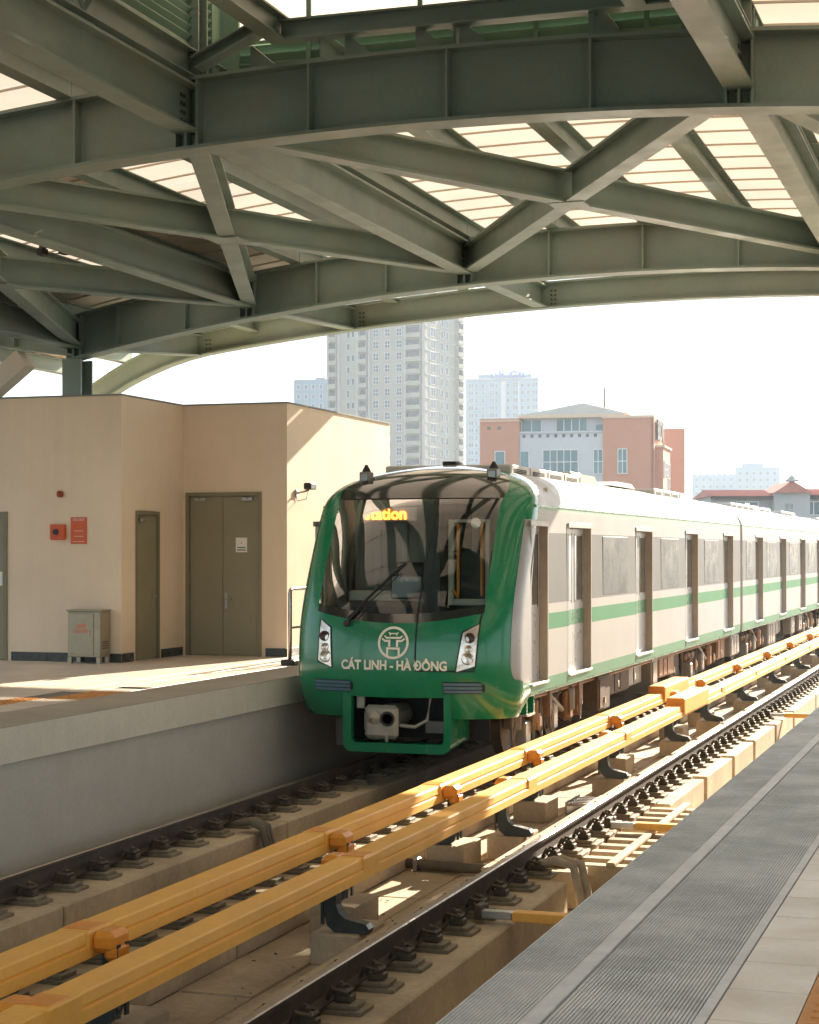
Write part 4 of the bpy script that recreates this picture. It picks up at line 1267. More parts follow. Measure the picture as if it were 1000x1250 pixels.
# roof horns
for x, y in ((-.84, 21.45), (.80, 21.55)):
    z = interp([(a, b) for a, b in ((0, 3.68), (.5, 3.62), (.72, 3.55), (.93, 3.43), (1.2, 3.2))], abs(x))
    h = MB().box(TC + x - .065, TC + x + .065, y - .09, y + .09, z - .05, z + .11, ch=.01).obj('roof_horn', M['under_box'], train)
    MB().lathe([(.06, z + .11), (.045, z + .15), (.025, z + .18), (.02, z + .20)], (TC + x, y, 0), 'z', 10).obj('horn_cap', M['under_dark'], h)
    B('horn_side', M['black_gloss'], h, TC + x - .045, TC + x + .045, y - .095, y - .091, z, z + .08)
B('roof_lamp', M['under_dark'], train, TC - .10, TC + .08, 22.3, 22.6, 3.70, 3.755, ch=.01)

# ---- cab interior behind the windscreen
ci_ = MB().box(TC - 1.3, TC + 1.3, 22.3, 22.34, 1.0, 3.4).obj('cab_back_wall', M['cab_cream'], train)
B('cab_floor', M['cab_dark'], train, TC - 1.25, TC + 1.25, 20.6, 22.3, 1.05, 1.1)
B('console', M['cab_dark'], train, TC - .95, TC + .05, 20.55, 21.15, 1.1, 1.98, ch=.06)
B('console_top', M['cab_cream'], train, TC - .98, TC + .08, 21.16, 21.3, 1.1, 2.1, ch=.03)
dp = B('display', M['black_gloss'], train, TC - .40, TC + .02, 21.10, 21.15, 2.0, 2.30, ch=.02)
for k in range(6):
    B('display_key', M['cab_cream'], dp, TC - .37 + k*.06, TC - .34 + k*.06, 21.094, 21.099, 2.22, 2.25)
B('driver_seat', M['cab_dark'], train, TC - .55, TC - .1, 21.75, 21.9, 1.5, 2.45, ch=.05)
wf = MB().box(TC - 1.0, TC - .92, 22.2, 22.29, 1.7, 2.95).box(TC - .92, TC - .55, 22.2, 22.29, 2.87, 2.95).box(TC - .62, TC - .55, 22.2, 22.29, 1.7, 2.87).obj('cab_locker', M['white_print'], train)
B('partition', M['cab_dark'], train, TC + .10, TC + .30, 20.9, 22.3, 1.1, 3.2)
# escape door window: cream frame with orange grab bars
ew = MB()
ya_ = 21.05
ew.box(TC + .36, TC + .43, ya_, ya_ + .05, 1.93, 2.98, ch=.01).box(TC + .83, TC + .89, ya_, ya_ + .05, 1.93, 2.98, ch=.01).box(TC + .43, TC + .83, ya_, ya_ + .05, 1.93, 2.01, ch=.01).box(TC + .43, TC + .83, ya_, ya_ + .05, 2.94, 2.98, ch=.01)
e_ = ew.obj('escape_door_frame', M['cab_cream'], train)
for x, in ((.50,), (.80,)):
    MB().tube([(TC + x, ya_ - .03, 2.05), (TC + x, ya_ - .03, 2.93)], .02, 8).obj('grab_bar', M['orange_bar'], e_)
MB().tube([(TC + .43, ya_ - .02, 2.12), (TC + .50, ya_ - .02, 2.02)], .018, 6).obj('latch', M['orange_bar'], e_)
B('door_panel', M['cab_dark'], train, TC + .44, TC + .82, ya_ + .3, ya_ + .34, 1.1, 2.6)
st = MB().lathe([(.062, -.012), (.062, -.016)], nose(.80, 2.93, 0), 'y', 22).obj('round_sticker', M['white_print'], train)
# destination display
dd = MB().box(TC - .93, TC - .02, 20.98, 21.02, 2.96, 3.14, ch=.03).obj('destination_display', M['cab_cream'], train)
text_obj('led_text', 'station', .20, M['led'], dd, lambda x, y_, z: (TC - .42 + x, 20.972 - z, 2.985 + y_), bold=.004)

# ---- roof equipment
def louvre_unit(y0, y1, x0, x1, z0, z1, n):
    u = MB().box(TC + x0, TC + x1, y0, y1, z0, z1, ch=.02).obj('air_conditioner', M['hood_grey'], train)
    w = (y1 - y0)/n
    for k in range(n):
        a, b = y0 + k*w + .12*w, y0 + (k+1)*w - .22*w
        for j in range(6):
            z = z0 + .035 + j*(z1 - z0 - .08)/6
            MB().box(TC + x1 + .0005, TC + x1 + .004, a, b, z, z + (z1 - z0)*.07).obj('louvre_slot', M['under_dark'], u)
        MB().box(TC + x1, TC + x1 + .01, y0 + (k+1)*w - .02, y0 + (k+1)*w, z0 + .01, z1 - .01).obj('panel_rib', M['hood_grey'], u)
M['hood_grey'] = mat('roof_unit', (.56, .51, .46), .5, .05, .08, 3)
for base in (0, 19.3, 38.9):
    y = 22.2 + base
    louvre_unit(y, y + 3.9, -.85, .85, 3.50 if False else 3.50, 3.70, 4)
    MB().prism([(y + 4.1, 3.5), (y + 5.5, 3.5), (y + 5.5, 3.60), (y + 5.2, 3.74), (y + 4.1, 3.74)], TC - .7, TC + .78, 'x').obj('roof_hood', M['hood'], train)
    MB().box(TC - .3, TC + .55, y + 4.6, y + 5.3, 3.742, 3.80, ch=.02).obj('roof_hatch', M['roof_white'], train)
    MB().prism([(y + 7.2, 3.68), (y + 7.6, 3.76), (y + 8.9, 3.76), (y + 9.2, 3.68)], TC - .6, TC + .62, 'x').obj('roof_hood', M['roof_white'], train)
    louvre_unit(y + 10.1, y + 12.7, -.8, .80, 3.52, 3.72, 3)
    MB().prism([(y + 13.4, 3.66), (y + 13.8, 3.76), (y + 15.0, 3.76), (y + 15.3, 3.66)], TC - .6, TC + .62, 'x').obj('roof_hood', M['roof_white'], train)

# ---- bogies and underfloor boxes
def bogie(yc):
    b = MB()
    for sg in (-1, 1):
        x = TC + sg*1.02
        b.box(x - .07, x + .07, yc - 1.45, yc + 1.45, .52, .66, ch=.03)
        b.box(x - .075, x + .075, yc - .55, yc + .55, .40, .58, ch=.04)
    b.box(TC - 1.0, TC + 1.0, yc - .25, yc + .25, .45, .66, ch=.03)
    b.box(TC - .5, TC + .5, yc - .9, yc - .35, .32, .66, ch=.06).box(TC - .5, TC + .5, yc + .35, yc + .9, .32, .66, ch=.06)
    o = b.obj('bogie', M['under_rust'], train)
    for dy in (-1.1, 1.1):
        for sg in (-1, 1):
            MB().lathe([(.42, -.065), (.42, .065), (.36, .07), (.30, .03), (.10, .05), (.10, .12)] if sg > 0 else [(.10, -.12), (.10, -.05), (.30, -.03), (.36, -.07), (.42, -.065), (.42, .065)], (TC + sg*.75, yc + dy, .422), 'x', 28).obj('wheel', M['wheel'], o)
            MB().box(TC + sg*.93, TC + sg*1.17, yc + dy - .16, yc + dy + .16, .30, .56, ch=.05).lathe([(.11, 0), (.11, .05), (.06, .07)] if sg > 0 else [(.06, -.07), (.11, -.05), (.11, 0)], (TC + sg*1.17, yc + dy, .43), 'x', 14).obj('axle_box', M['under_rust'], o)
            for dd in (-.2, .2):
                MB().lathe([(.065, .56 + .0), (.075, .59), (.06, .62), (.075, .65), (.06, .68), (.075, .71), (.06, .74), (.07, .78)], (TC + sg*1.04, yc + dy + dd, 0), 'z', 10).obj('spring', M['under'], o)
    for sg in (-1, 1):
        MB().lathe([(.20, .66), (.25, .70), (.25, .76), (.20, .80)], (TC + sg*.98, yc, 0), 'z', 16).obj('air_spring', M['under_dark'], o)
        MB().tube([(TC + sg*1.14, yc - .5, .78), (TC + sg*1.16, yc + .35, .46)], .035, 8).obj('damper', M['under_box'], o)
        MB().tube([(TC + sg*1.18, yc - .9, .75), (TC + sg*1.2, yc - 1.05, .42), (TC + sg*1.2, yc - .95, .22), (TC + sg*1.17, yc - .8, .35), (TC + sg*1.15, yc - .75, .6)], .018, 6).obj('hose', M['hose'], o)
        MB().box(TC + sg*1.05, TC + sg*1.25, yc - 1.9, yc - 1.65, .12, .5, ch=.02).obj('shoe_bracket', M['under_box'], o)
        MB().box(TC + sg*1.1, TC + sg*1.24, yc + .45, yc + .7, .30, .74, ch=.05).obj('brake_unit', M['under_rust'], o)
        MB().box(TC + sg*1.1, TC + sg*1.22, yc - .35, yc - .1, .25, .6, ch=.03).obj('brake_unit', M['under_box'], o)
for yc in (23.3, 35.4, 43.0, 55.0, 62.6, 74.6):
    bogie(yc)
rnd = random.Random(3)
def under_row(y0, y1):
    y = y0
    while y < y1:
        l = rnd.uniform(.5, 1.7); h = rnd.choice((.22, .28, .34, .42)); mt = rnd.choice(('under_box', 'under_box', 'under', 'under_rust'))
        x1 = rnd.uniform(1.05, 1.3)
        o = B('equipment_box', M[mt], train, TC + .1, TC + x1, y, y + l, h, .80, ch=.02)
        for k in range(max(1, int(l/.4))):
            B('box_cover', M[mt], o, TC + x1 + .001, TC + x1 + .014, y + .05 + k*.4, y + .05 + k*.4 + .33, h + .04, .74, ch=.006)
        if rnd.random() < .5:
            B('latch', M['steel_bright'], o, TC + x1 + .001, TC + x1 + .03, y + l*.4, y + l*.4 + .05, h + .1, h + .2)
        B('equipment_box', M[mt], train, TC - x1, TC - .1, y, y + l, h, .80, ch=.02)
        if rnd.random() < .7:
            yy = y + l + .08
            MB().tube([(TC + 1.1, yy, .8), (TC + 1.12, yy + .02, .4), (TC + 1.1, yy + .1, .28), (TC + 1.08, yy + .2, .45), (TC + 1.05, yy + .22, .8)], .02, 6).obj('hose', M['hose'], train)
        y += l + rnd.uniform(.1, .4)
under_row(25.4, 33.2); under_row(37.2, 38.6); under_row(45.2, 52.8); under_row(64.8, 72.0)
# clutter under the cab: pipes, small tanks, brackets
for k in range(9):
    y = 20.95 + k*.42; x = TC + rnd.uniform(1.0, 1.28); l = rnd.uniform(.12, .3)
    if rnd.random() < .5:
        MB().lathe([(.03, .40), (.085, .43), (.085, .70), (.03, .74)], (x, y, rnd.uniform(-.06, .06)), 'z', 12).obj('air_tank', M[rnd.choice(('under_rust', 'under_box'))], train)
    else:
        B('equipment_box', M[rnd.choice(('under_rust', 'under_box', 'under'))], train, x - .12, x, y, y + l, rnd.uniform(.25, .5), .8, ch=.02)
    MB().tube([(x + .02, y - .1, .8), (x + .04, y - .12, rnd.uniform(.3, .5)), (x + .02, y, rnd.uniform(.2, .3)), (x, y + .15, .5), (x - .05, y + .2, .8)], .014, 6).obj('hose', M['hose'], train)
MB().tube([(TC + 1.2, 21.2, .76), (TC + 1.2, 39, .76)], .025, 6).obj('pipe', M['under_rust'], train)
B('step', M['green'], train, TC + 1.28, TC + 1.36, 21.02, 21.06, .62, .86)
B('step', M['green'], train, TC + 1.28, TC + 1.36, 21.36, 21.40, .62, .86)
B('step', M['steel_bright'], train, TC + 1.26, TC + 1.37, 21.02, 21.40, .60, .625)
# ---------------------------------------------------------------- city behind
CT, SN = math.cos(THETA), math.sin(THETA)
def WD(lat, d):                                   # along the view: lateral and depth -> X, Y
    return Vector((lat*CT - d*SN, lat*SN + d*CT, 0))
def px(x, y, d):                                  # pixel at a known distance -> world point
    lat = (x - 500)/F_PX*d
    p = WD(lat, d); p.z = CAM_Z - (y - VPY)/F_PX*d
    return p
GZ = -10.0
M['tower_wall'] = mat('tower_render', (.36, .335, .28), .85, 0, .05, .05, .02, 1, 0)
M['tower_wall2'] = mat('tower_render_side', (.46, .45, .42), .85, 0, .05, .05, .02, 1, 0)
M['far_glass'] = mat('far_glass', (.05, .085, .12), .3, 0, .3, .4, .1, 3, 0)
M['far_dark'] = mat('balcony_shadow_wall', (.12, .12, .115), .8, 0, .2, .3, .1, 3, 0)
M['win_frame'] = mat('far_window_frame', (.70, .70, .68), .6, 0, .03)
M['blue_sign'] = mat('blue_sign', (.0, .07, .30), .5, 0, .05)
M['far_tower'] = mat('far_render_haze_tint', (.17, .26, .34), .85, 0, .05, .05, .02, 1, 0)  # blue of the hazy distance is put into the wall colour
M['orange_wall'] = mat('orange_render', (.52, .25, .155), .85, 0, .06, .2, .03, 3, 0, dirt=(.46, .22, .14), dirt_amt=.3, dirt_scale=.2)
M['white_wall'] = mat('white_render', (.52, .54, .56), .85, 0, .05, .2, .03, 3, 0)
M['roof_grey'] = mat('hip_roof', (.36, .34, .29), .7, 0, .08, .4, .05, 4, 0)
M['fascia'] = mat('roof_fascia', (.66, .50, .36), .7, 0, .05)
M['blue_glass'] = mat('blue_glass', (.12, .22, .25), .1, 0, .2, .3, .05, 3, 0)
M['red_tile'] = mat('red_roof_tile', (.45, .20, .15), .8, 0, .12, .3, .1, 4, 0)
M['grey_wall'] = mat('grey_render', (.42, .44, .44), .85, 0, .06, .2)

class Face:
    """a facade: origin (left bottom seen from outside), unit u along it, outward normal n"""
    def __init__(s, o, u, n): s.o = Vector(o); s.u = Vector(u); s.n = Vector(n)
    def p(s, a, z, out=0.0): return s.o + s.u*a + s.n*out + Vector((0, 0, z))
    def box(s, mb, a0, a1, z0, z1, o0, o1):
        P = [s.p(a, z, q) for q in (o0, o1) for z in (z0, z1) for a in (a0, a1)]
        i = [mb.vert(tuple(v)) for v in P]
        for q in ((0, 1, 3, 2), (4, 6, 7, 5), (0, 4, 5, 1), (2, 3, 7, 6), (0, 2, 6, 4), (1, 5, 7, 3)):
            mb.face([i[k] for k in q])
        return mb
def fmtx(f, a, z):
    m = Matrix.Identity(4)
    q = f.p(a, z)
    m.col[0][:3] = f.u; m.col[1][:3] = f.n; m.col[2][:3] = (0, 0, 1); m.col[3][:3] = q
    return m
def win_mesh(w, h, bars=1, rows=1, deep=.15):
    """window in local coords: x along the wall, y outward, z up; frame proud, pane behind"""
    mb = MB(); t = min(.09, w*.12)
    mb.mi = 1; mb.box(0, w, -.02, .03, 0, h)
    mb.mi = 0
    mb.box(-t, 0, -.02, .12, -t, h + t); mb.box(w, w + t, -.02, .12, -t, h + t); mb.box(0, w, -.02, .12, h, h + t); mb.box(0, w, -.02, .14, -t, 0)
    for k in range(1, bars + 1):
        x = w*k/(bars + 1); mb.box(x - t/2, x + t/2, .03, .10, 0, h)
    for k in range(1, rows):
        z = h*k/rows; mb.box(0, w, .03, .09, z - t/2, z + t/2)
    return mb.mesh('window', [M['win_frame'], M['far_glass']])
def balcony_mesh(w, h):
    mb = MB()
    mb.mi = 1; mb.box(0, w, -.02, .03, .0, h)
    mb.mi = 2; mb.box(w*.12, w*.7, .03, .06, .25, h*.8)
    mb.mi = 0; mb.box(-.1, w + .1, -.02, 1.0, -.35, .0); mb.box(-.1, w + .1, .9, 1.02, .0, .75)
    mb.box(-.12, 0, -.02, .9, 0, h); mb.box(w, w + .12, -.02, .9, 0, h)
    return mb.mesh('balcony', [M['tower_wall'], M['far_dark'], M['far_glass']])

# tower with the curved balcony bays
def corner_faces(xc, d, alpha, wl, wr):
    """building whose near vertical edge projects at pixel xc; left face turned by alpha"""
    c = px(xc, VPY, d); c.z = 0
    lat, dep = Vector((CT, SN, 0)), Vector((-SN, CT, 0))
    a = R(alpha)
    ul = lat*(-math.cos(a)) + dep*math.sin(a)      # from the corner towards the left end
    ur = lat*math.sin(a) + dep*math.cos(a)         # from the corner to the right / back
    fl = Face(c + ul*wl, -ul, -(ur)); fr = Face(c, ur, -ul)
    return c, ul, ur, fl, fr
def block(c, ul, ur, wl, wr, z0, z1, mt, par, name='wall'):
    mb = MB(); P = [c, c + ur*wr, c + ur*wr + ul*wl, c + ul*wl]
    mb.prism([(p.x, p.y) for p in P], z0, z1, 'z'); return mb.obj(name, mt, par)

D = 430
c, ul, ur, fl, fr = corner_faces(519, D, 25, 26.3, 22.7)
tw = thing('apartment_tower', 'tall pale apartment tower with rows of windows and stacked curved balconies', 'tower', (c.x, c.y, GZ))
block(c, ul, ur, 26.3, 22.7, GZ, 84, M['tower_wall'], tw)
for a0, a1 in ((.0, .6), (2.9, 3.5), (8.0, 8.5), (11.2, 11.7), (20.8, 21.4), (25.6, 26.2)):
    mb = MB(); fl.box(mb, a0, a1, GZ, 84, 0, .35); mb.obj('pilaster', M['tower_wall2'], tw)
FL = 2.87
wm1, wm2, wm3 = win_mesh(1.3, 1.65, 1, 2), win_mesh(.8, 1.5, 0, 1), win_mesh(2.9, 2.0, 1, 1)
wm4 = win_mesh(1.5, 1.7, 0, 1)
bm1, bm2 = balcony_mesh(1.9, 2.2), balcony_mesh(3.6, 2.2)
bms = balcony_mesh(3.2, 2.3)
scl = 26.3/350.0
for r in range(22):
    z = -1.0 + r*FL
    for a in (12.6, 15.7, 18.8): link('window', wm1, tw, fmtx(fl, a, z + .75))
    link('window', wm2, tw, fmtx(fl, 5.4, z + .75)); link('window', wm2, tw, fmtx(fl, 6.7, z + .8)) if r % 2 else None
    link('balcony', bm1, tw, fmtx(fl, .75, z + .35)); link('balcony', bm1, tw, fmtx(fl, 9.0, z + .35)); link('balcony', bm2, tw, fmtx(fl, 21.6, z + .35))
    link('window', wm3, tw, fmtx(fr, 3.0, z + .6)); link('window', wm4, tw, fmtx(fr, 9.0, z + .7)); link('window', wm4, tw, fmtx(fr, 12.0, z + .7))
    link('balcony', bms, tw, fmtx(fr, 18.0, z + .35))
for r in range(24):
    mb = MB(); fr.box(mb, 0, 22.7, -1.2 + r*FL, -1.0 + r*FL, 0, .12); mb.obj('string_course', M['tower_wall2'], tw)

# slab block behind it, at its left
c, ul, ur, fl, fr = corner_faces(399, 560, 10, 10.5, 14)
tb = thing('apartment_block', 'pale distant apartment block peeping out left of the tall tower', 'building', (c.x, c.y, GZ))
zt = px(380, 463, 560).z
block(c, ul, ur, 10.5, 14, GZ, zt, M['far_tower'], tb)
block(c + ul*1.0 + ur*2, ul, ur, 3.0, 6, zt, zt + .8, M['far_tower'], tb, 'roof_house')
wmf = win_mesh(.9, 1.4, 0, 1)
for r in range(12):
    for k in range(4): link('window', wmf, tb, fmtx(fl, 1.0 + k*2.4, zt - 3.0 - r*3.0))

# far tower with the blue roof lettering
D = 760
c, ul, ur, fl, fr = corner_faces(657, D, 12, 31.0, 20)
tv = thing('far_tower', 'hazy distant apartment tower with blue roof lettering', 'tower', (c.x, c.y, GZ))
zt = px(620, 462, D).z
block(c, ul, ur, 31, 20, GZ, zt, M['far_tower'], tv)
B_ = block(c + ul*3 + ur*2, ul, ur, 23, 12, zt, zt + 2.2, M['far_tower'], tv, 'roof_house')
mb = MB(); fl.box(mb, -.3, 31.3, zt, zt + .5, -.5, .4); mb.obj('parapet', M['tower_wall2'], tv)
wmv = win_mesh(1.3, 1.7, 0, 1); wmv2 = win_mesh(2.2, 2.0, 1, 1)
for r in range(14):
    for k, a in enumerate((1.2, 4.0, 6.8, 10.2, 12.6, 17.6, 20.2, 23.6, 26.2, 28.6)):
        link('window', wmv if k % 3 else wmv2, tv, fmtx(fl, a, zt - 3.6 - r*3.15))
mb = MB(); fl.box(mb, 15.2, 17.2, GZ, zt - 1, 0, .5); fl.box(mb, 22.6, 23.2, GZ, zt - 1, 0, .5); mb.obj('pilaster', M['tower_wall2'], tv)
def on_face(f, a, z, out=.1): return lambda x, y, q: f.p(a + x, z + y, out + q)
text_obj('roof_lettering', 'VĂN PHÚ - VICTORIA', 2.3, M['blue_sign'], tv, lambda x, y, q: fl.p(18.0 + x*.66, zt + .6 + y*1.7, .5 + q), extr=.2, bold=.14)

# orange and white bank building
D = 200
c, ul, ur, fl, fr = corner_faces(798, D, 14, 20.4, 9)
bk = thing('bank_building', 'orange and white low office building with grey hip roof and dark letters on its side', 'building', (c.x, c.y, GZ))
def aL(x):                                      # pixel column on the left face -> distance along it
    r0 = px(x, VPY, 1.0); r0.z = 0
    o = Vector((fl.o.x, fl.o.y, 0)); n = fl.n
    k = o.dot(n)/r0.dot(n); return (r0*k - o).dot(fl.u), k
def aR(x):
    r0 = px(x, VPY, 1.0); r0.z = 0
    o = Vector((fr.o.x, fr.o.y, 0)); n = fr.n
    k = o.dot(n)/r0.dot(n); return (r0*k - o).dot(fr.u), k
def zAt(y, k): return CAM_Z - (y - VPY)/F_PX*k
def faceblock(x0, x1, ytop, depth, mt, name='wall', out=0.0, zb_=GZ):
    a0, k0 = aL(x0); a1, _ = aL(x1); z1 = zAt(ytop, (k0 + _)/2)
    mb = MB(); fl.box(mb, a0, a1, zb_, z1, -depth, out); return mb.obj(name, mt, bk), a0, a1, z1
faceblock(586, 633.5, 511, 8, M['orange_wall'])
wob, a0, a1, zw = faceblock(633.7, 736, 526, 8, M['white_wall'], out=-.25)
faceblock(736.2, 798, 509, 8.7, M['orange_wall'], out=.0)
mb = MB(); fl.box(mb, aL(585)[0], aL(634)[0], zAt(511.5, D), zAt(509.5, D), -8, .15); fl.box(mb, aL(735)[0], aL(798.5)[0], zAt(509.5, D), zAt(506.5, D), -8.6, .15); mb.obj('coping', M['fascia'], bk)
mb = MB(); fl.box(mb, aL(633.8)[0], aL(736)[0], zAt(526.5, D), zAt(524.5, D), -8, -.1); mb.obj('coping', M['white_wall'], bk)
# penthouse storey with glass, eaves and hip roof
mb = MB(); fl.box(mb, aL(637)[0], aL(740)[0], zw - .1, zAt(507, D), -7, -1.3); mb.obj('penthouse', M['white_wall'], bk)
for x0, x1, y0, y1 in ((634.5, 659, 510, 524.3), (677, 715, 509, 523.5), (725, 735, 516, 523)):
    mb = MB(); fl.box(mb, aL(x0)[0], aL(x1)[0], zAt(y1, D), zAt(y0, D), -1.4, -1.22); w_ = mb.obj('window_band', M['blue_glass'], bk)
    mb = MB()
    n = max(1, int((x1 - x0)/9))
    for k in range(n + 1):
        a = aL(x0)[0] + (aL(x1)[0] - aL(x0)[0])*k/n; fl.box(mb, a - .05, a + .05, zAt(y1, D), zAt(y0, D), -1.3, -1.15)
    mb.obj('mullion', M['win_frame'], w_)
mb = MB(); fl.box(mb, aL(632)[0], aL(762)[0], zAt(507.5, D), zAt(503.5, D), -9, -.4); mb.obj('eaves', M['fascia'], bk)
mb = MB()
e = [fl.p(aL(636)[0], zAt(503.4, D), -.5), fl.p(aL(765)[0], zAt(503.4, D), -.5), fl.p(aL(765)[0], zAt(503.4, D), -9.5), fl.p(aL(636)[0], zAt(503.4, D), -9.5)]
r_ = [fl.p(aL(705)[0], zAt(486.5, D), -4.0), fl.p(aL(712)[0], zAt(486.5, D), -5.2)]
i = [mb.vert(tuple(v)) for v in e + r_]
for q in ((0, 1, 4), (1, 2, 5, 4), (2, 3, 5), (3, 0, 4, 5), (0, 3, 2, 1)): mb.face([i[k] for k in q])
mb.obj('hip_roof', M['roof_grey'], bk)
p = fl.p(aL(733.5)[0], 0, -3)
MB().tube([(p.x, p.y, zAt(500, D)), (p.x, p.y, zAt(469, D))], [.13, .09], 6).obj('antenna', M['cap'], bk)
for x in (597, 609.5):
    mb = MB(); fl.box(mb, aL(x - 2)[0], aL(x + 2)[0], zAt(521.5, D), zAt(517.5, D), -.2, .012); mb.obj('vent_opening', M['far_dark'], bk)
for k in range(10):
    x = 637.5 + k*9.7
    mb = MB(); fl.box(mb, aL(x)[0], aL(x + 3.6)[0], zAt(532, D), zAt(528, D), -.4, -.238); mb.obj('vent_opening', M['far_dark'], bk)
def bwin(x0, x1, y0, y1, bars, rows, out=0.0):
    a0, a1 = aL(x0)[0], aL(x1)[0]; z0, z1 = zAt(y1, D), zAt(y0, D)
    m = win_mesh(a1 - a0, z1 - z0, bars, rows)
    mt = fmtx(fl, a0, z0); mt.col[3][:3] = fl.p(a0, z0, out)
    o = link('window', m, bk, mt); m.materials[1] = M['blue_glass']; return o
bwin(663, 705, 548, 577, 4, 2, -.25); bwin(725, 735, 548, 577, 1, 2, -.25); bwin(605, 616, 549, 565, 0, 1); bwin(635, 645, 549, 580, 0, 1, -.25); bwin(755, 765, 548, 577, 1, 2)
# right side
zs_ = zAt(509, D)
mb = MB(); fr.box(mb, .0, 9, GZ, zs_, -.3, .02); mb.obj('side_wall', M['orange_wall'], bk)
mb = MB(); fr.box(mb, 1.5, 9, GZ, zAt(545, D), 0, .9); mb.obj('side_bay', M['orange_wall'], bk)
mb = MB(); fr.box(mb, 1.3, 9.3, zAt(545, D), zAt(542.5, D), 0, 1.1); mb.obj('canopy_ledge', M['fascia'], bk)
text_obj('side_lettering', 'BIDV', 2.5, M['far_dark'], bk, lambda x, y, q: fr.p(4.4 + x*1.15, zAt(535, D) + y*1.25, .25 + q), extr=.1, bold=.06)
for a, w, z0, z1 in ((2.2, .9, 562, 580), (4.2, 1.5, 578, 564), (6.5, 1.8, 598, 564)):
    z0, z1 = min(zAt(z0, D), zAt(z1, D)), max(zAt(z0, D), zAt(z1, D))
    m = win_mesh(w, z1 - z0, 1, 2); mt = fmtx(fr, a, z0); mt.col[3][:3] = fr.p(a, z0, .9)
    link('window', m, bk, mt)
bx = px(828, VPY, 214); bx.z = 0
lat, dep = Vector((CT, SN, 0)), Vector((-SN, CT, 0))
P = [bx + lat*q - dep*0 + dep*w for q, w in ((-1.5, 0), (.78, 0), (.78, 6), (-1.5, 6))]
MB().prism([(p.x, p.y) for p in P], GZ, zAt(523, 214), 'z').obj('rear_block', M['orange_wall'], bk)

# far haze-tinted block on the right
D = 900
c, ul, ur, fl, fr = corner_faces(952, D, 8, 19.5, 15)
fb_ = thing('far_block', 'hazy blue grey apartment block far away on the right', 'building', (c.x, c.y, GZ))
zl_, zh = px(0, 579, D).z, px(0, 570, D).z
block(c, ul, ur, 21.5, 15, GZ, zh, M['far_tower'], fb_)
block(c + ul*21.6, ul, ur, 21.5, 15, GZ, zl_, M['far_tower'], fb_)
block(c + ul*8 + ur*2, ul, ur, 10, 9, zh, zh + 2.0, M['far_tower'], fb_, 'roof_house')
wmq = win_mesh(1.6, 1.8, 0, 1)
f2 = Face(c + ul*43, -ul, fl.n); f3 = Face(c + ul*21.5, -ul, fl.n)
for r in range(6):
    for k in range(6):
        link('window', wmq, fb_, fmtx(f3, 1.2 + k*3.4, zh - 4.0 - r*3.4)); link('window', wmq, fb_, fmtx(f2, 1.2 + k*3.4, zl_ - 3.4 - r*3.4))
for k in range(7):
    mb = MB(); f2.box(mb, .5 + k*3, 1.6 + k*3, zl_, zl_ + 1.0, -.8, -.2); mb.obj('roof_post', M['far_tower'], fb_)

# low building with red tiled roofs on the right
D = 150
hl = thing('tiled_roof_hall', 'low grey building with red tiled roofs and a small peaked finial at the right', 'building', tuple(px(940, VPY, D).xy) + (GZ,))
lat, dep = Vector((CT, SN, 0)), Vector((-SN, CT, 0))
o = px(865, VPY, D); o.z = 0
fh = Face(o, lat, -dep)
pw = D/F_PX
def hx(x): return (x - 865)*pw
def hz(y): return CAM_Z - (y - VPY)*pw
mb = MB(); fh.box(mb, hx(868), hx(1040), GZ, hz(606), -8, 0); mb.obj('wall', M['grey_wall'], hl)
mb = MB(); fh.box(mb, hx(942), hx(985), GZ, hz(602), -6, 1.2); mb.obj('wall', M['grey_wall'], hl)
def pitched(x0, x1, ye, yr, o0, o1):
    mb = MB(); pts = [fh.p(hx(x0), hz(ye), o1), fh.p(hx(x1), hz(ye), o1), fh.p(hx(x1), hz(ye), o0), fh.p(hx(x0), hz(ye), o0), fh.p(hx(x0) + .2, hz(yr), (o0+o1)/2), fh.p(hx(x1) - .2, hz(yr), (o0+o1)/2)]
    i = [mb.vert(tuple(v)) for v in pts]
    for q in ((0, 1, 5, 4), (1, 2, 5), (2, 3, 4, 5), (3, 0, 4), (0, 3, 2, 1)): mb.face([i[k] for k in q])
    return mb
r1 = pitched(864, 944, 606, 597, -8.5, .8).obj('roof', M['red_tile'], hl)
r2 = pitched(984, 1045, 605, 596, -8.5, .8).obj('roof', M['red_tile'], hl)
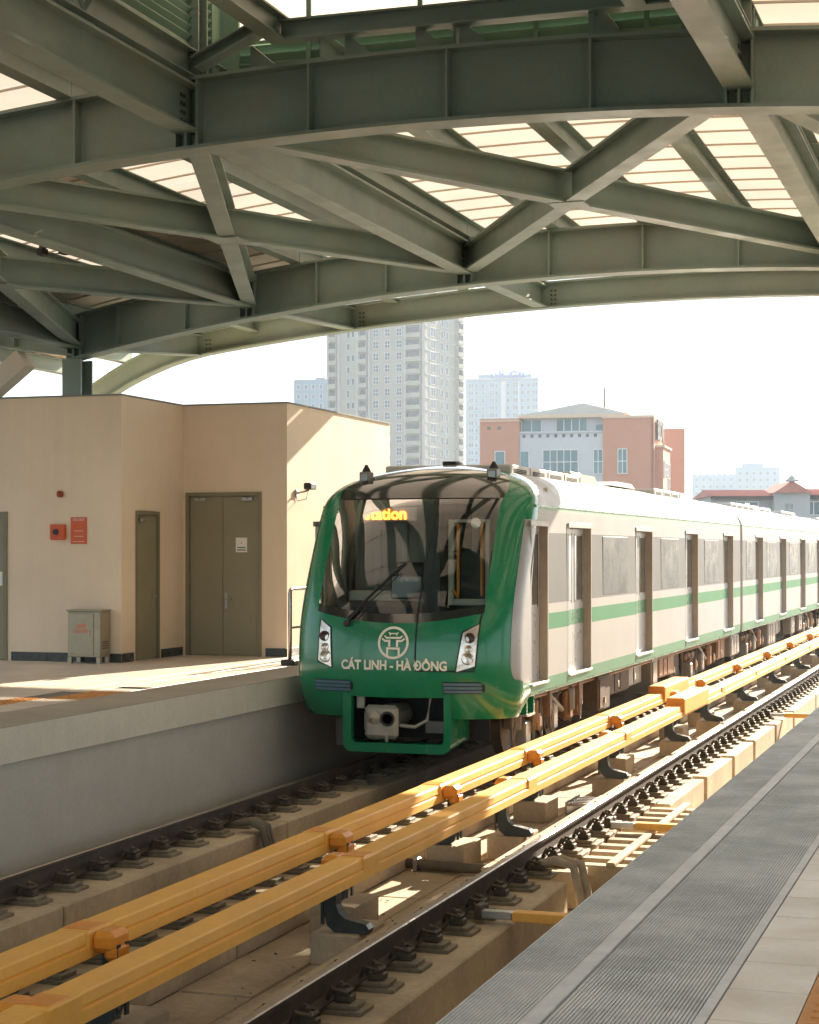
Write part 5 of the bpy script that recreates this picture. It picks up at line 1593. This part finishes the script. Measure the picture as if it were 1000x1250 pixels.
for rr, x0, x1, y0, y1 in ((r1, 866, 942, 606, 597), (r2, 986, 1043, 605, 596)):
    for k in range(26):
        x = x0 + (x1 - x0)*k/25
        MB().bar(fh.p(hx(x), hz(y0) + .04, .8), fh.p(hx(x), hz(y1) + .04, -3.85), [(-.05, -.02), (.05, -.02), (0, .06)]).obj('tile_row', M['red_tile'], rr)
mb = MB(); pts = [fh.p(hx(x), hz(y), q) for x, y, q in ((940, 602, 1.6), (987, 602, 1.6), (963, 588, 1.6), (940, 602, -6), (987, 602, -6), (963, 588, -6))]
i = [mb.vert(tuple(v)) for v in pts]
for q in ((0, 1, 2), (3, 5, 4), (0, 2, 5, 3), (1, 4, 5, 2), (0, 3, 4, 1)): mb.face([i[k] for k in q])
g = mb.obj('gable_roof', M['red_tile'], hl)
p = fh.p(hx(963), 0, 1.2)
MB().lathe([(.55, hz(588.5)), (.55, hz(586)), (.3, hz(585)), (.3, hz(583.5)), (.12, hz(582)), (.02, hz(579))], (p.x, p.y, 0), 'z', 10).obj('finial', M['grey_wall'], g)
for x0, x1, y0, y1 in ((986, 1000, 613, 628), (955, 958, 615, 622), (961, 964, 615, 622), (900, 925, 613, 622), (1004, 1018, 613, 628)):
    m = win_mesh(hx(x1) - hx(x0), (y1 - y0)*pw, 1, 1); m.materials[1] = M['blue_glass']
    mt = fmtx(fh, hx(x0), hz(y1)); mt.col[3][:3] = fh.p(hx(x0), hz(y1), 1.2 if 942 < x0 < 980 else 0)
    link('window', m, hl, mt)
mb = MB(); fh.box(mb, hx(868), hx(942), hz(609.5), hz(606.2), -.1, .5); fh.box(mb, hx(985.5), hx(1040), hz(609), hz(605.2), -.1, .5); mb.obj('eaves_board', M['far_dark'], hl)

# ---------------------------------------------------------------- haze
hz_ = MB().box(-1510, 1510, -410, 2210, -11, 120).obj('haze', M['cap'])
hm = bpy.data.materials.new('haze_air'); hm.use_nodes = True
N = hm.node_tree.nodes; L = hm.node_tree.links
N.remove(N['Principled BSDF'])
pv = N.new('ShaderNodeVolumePrincipled')
pv.inputs['Color'].default_value = (.74, .87, 1.0, 1)
pv.inputs['Density'].default_value = .00045
pv.inputs['Anisotropy'].default_value = .2
L.new(pv.outputs[0], N['Material Output'].inputs['Volume'])
hz_.data.materials.clear(); hz_.data.materials.append(hm)
kind(hz_, 'stuff')
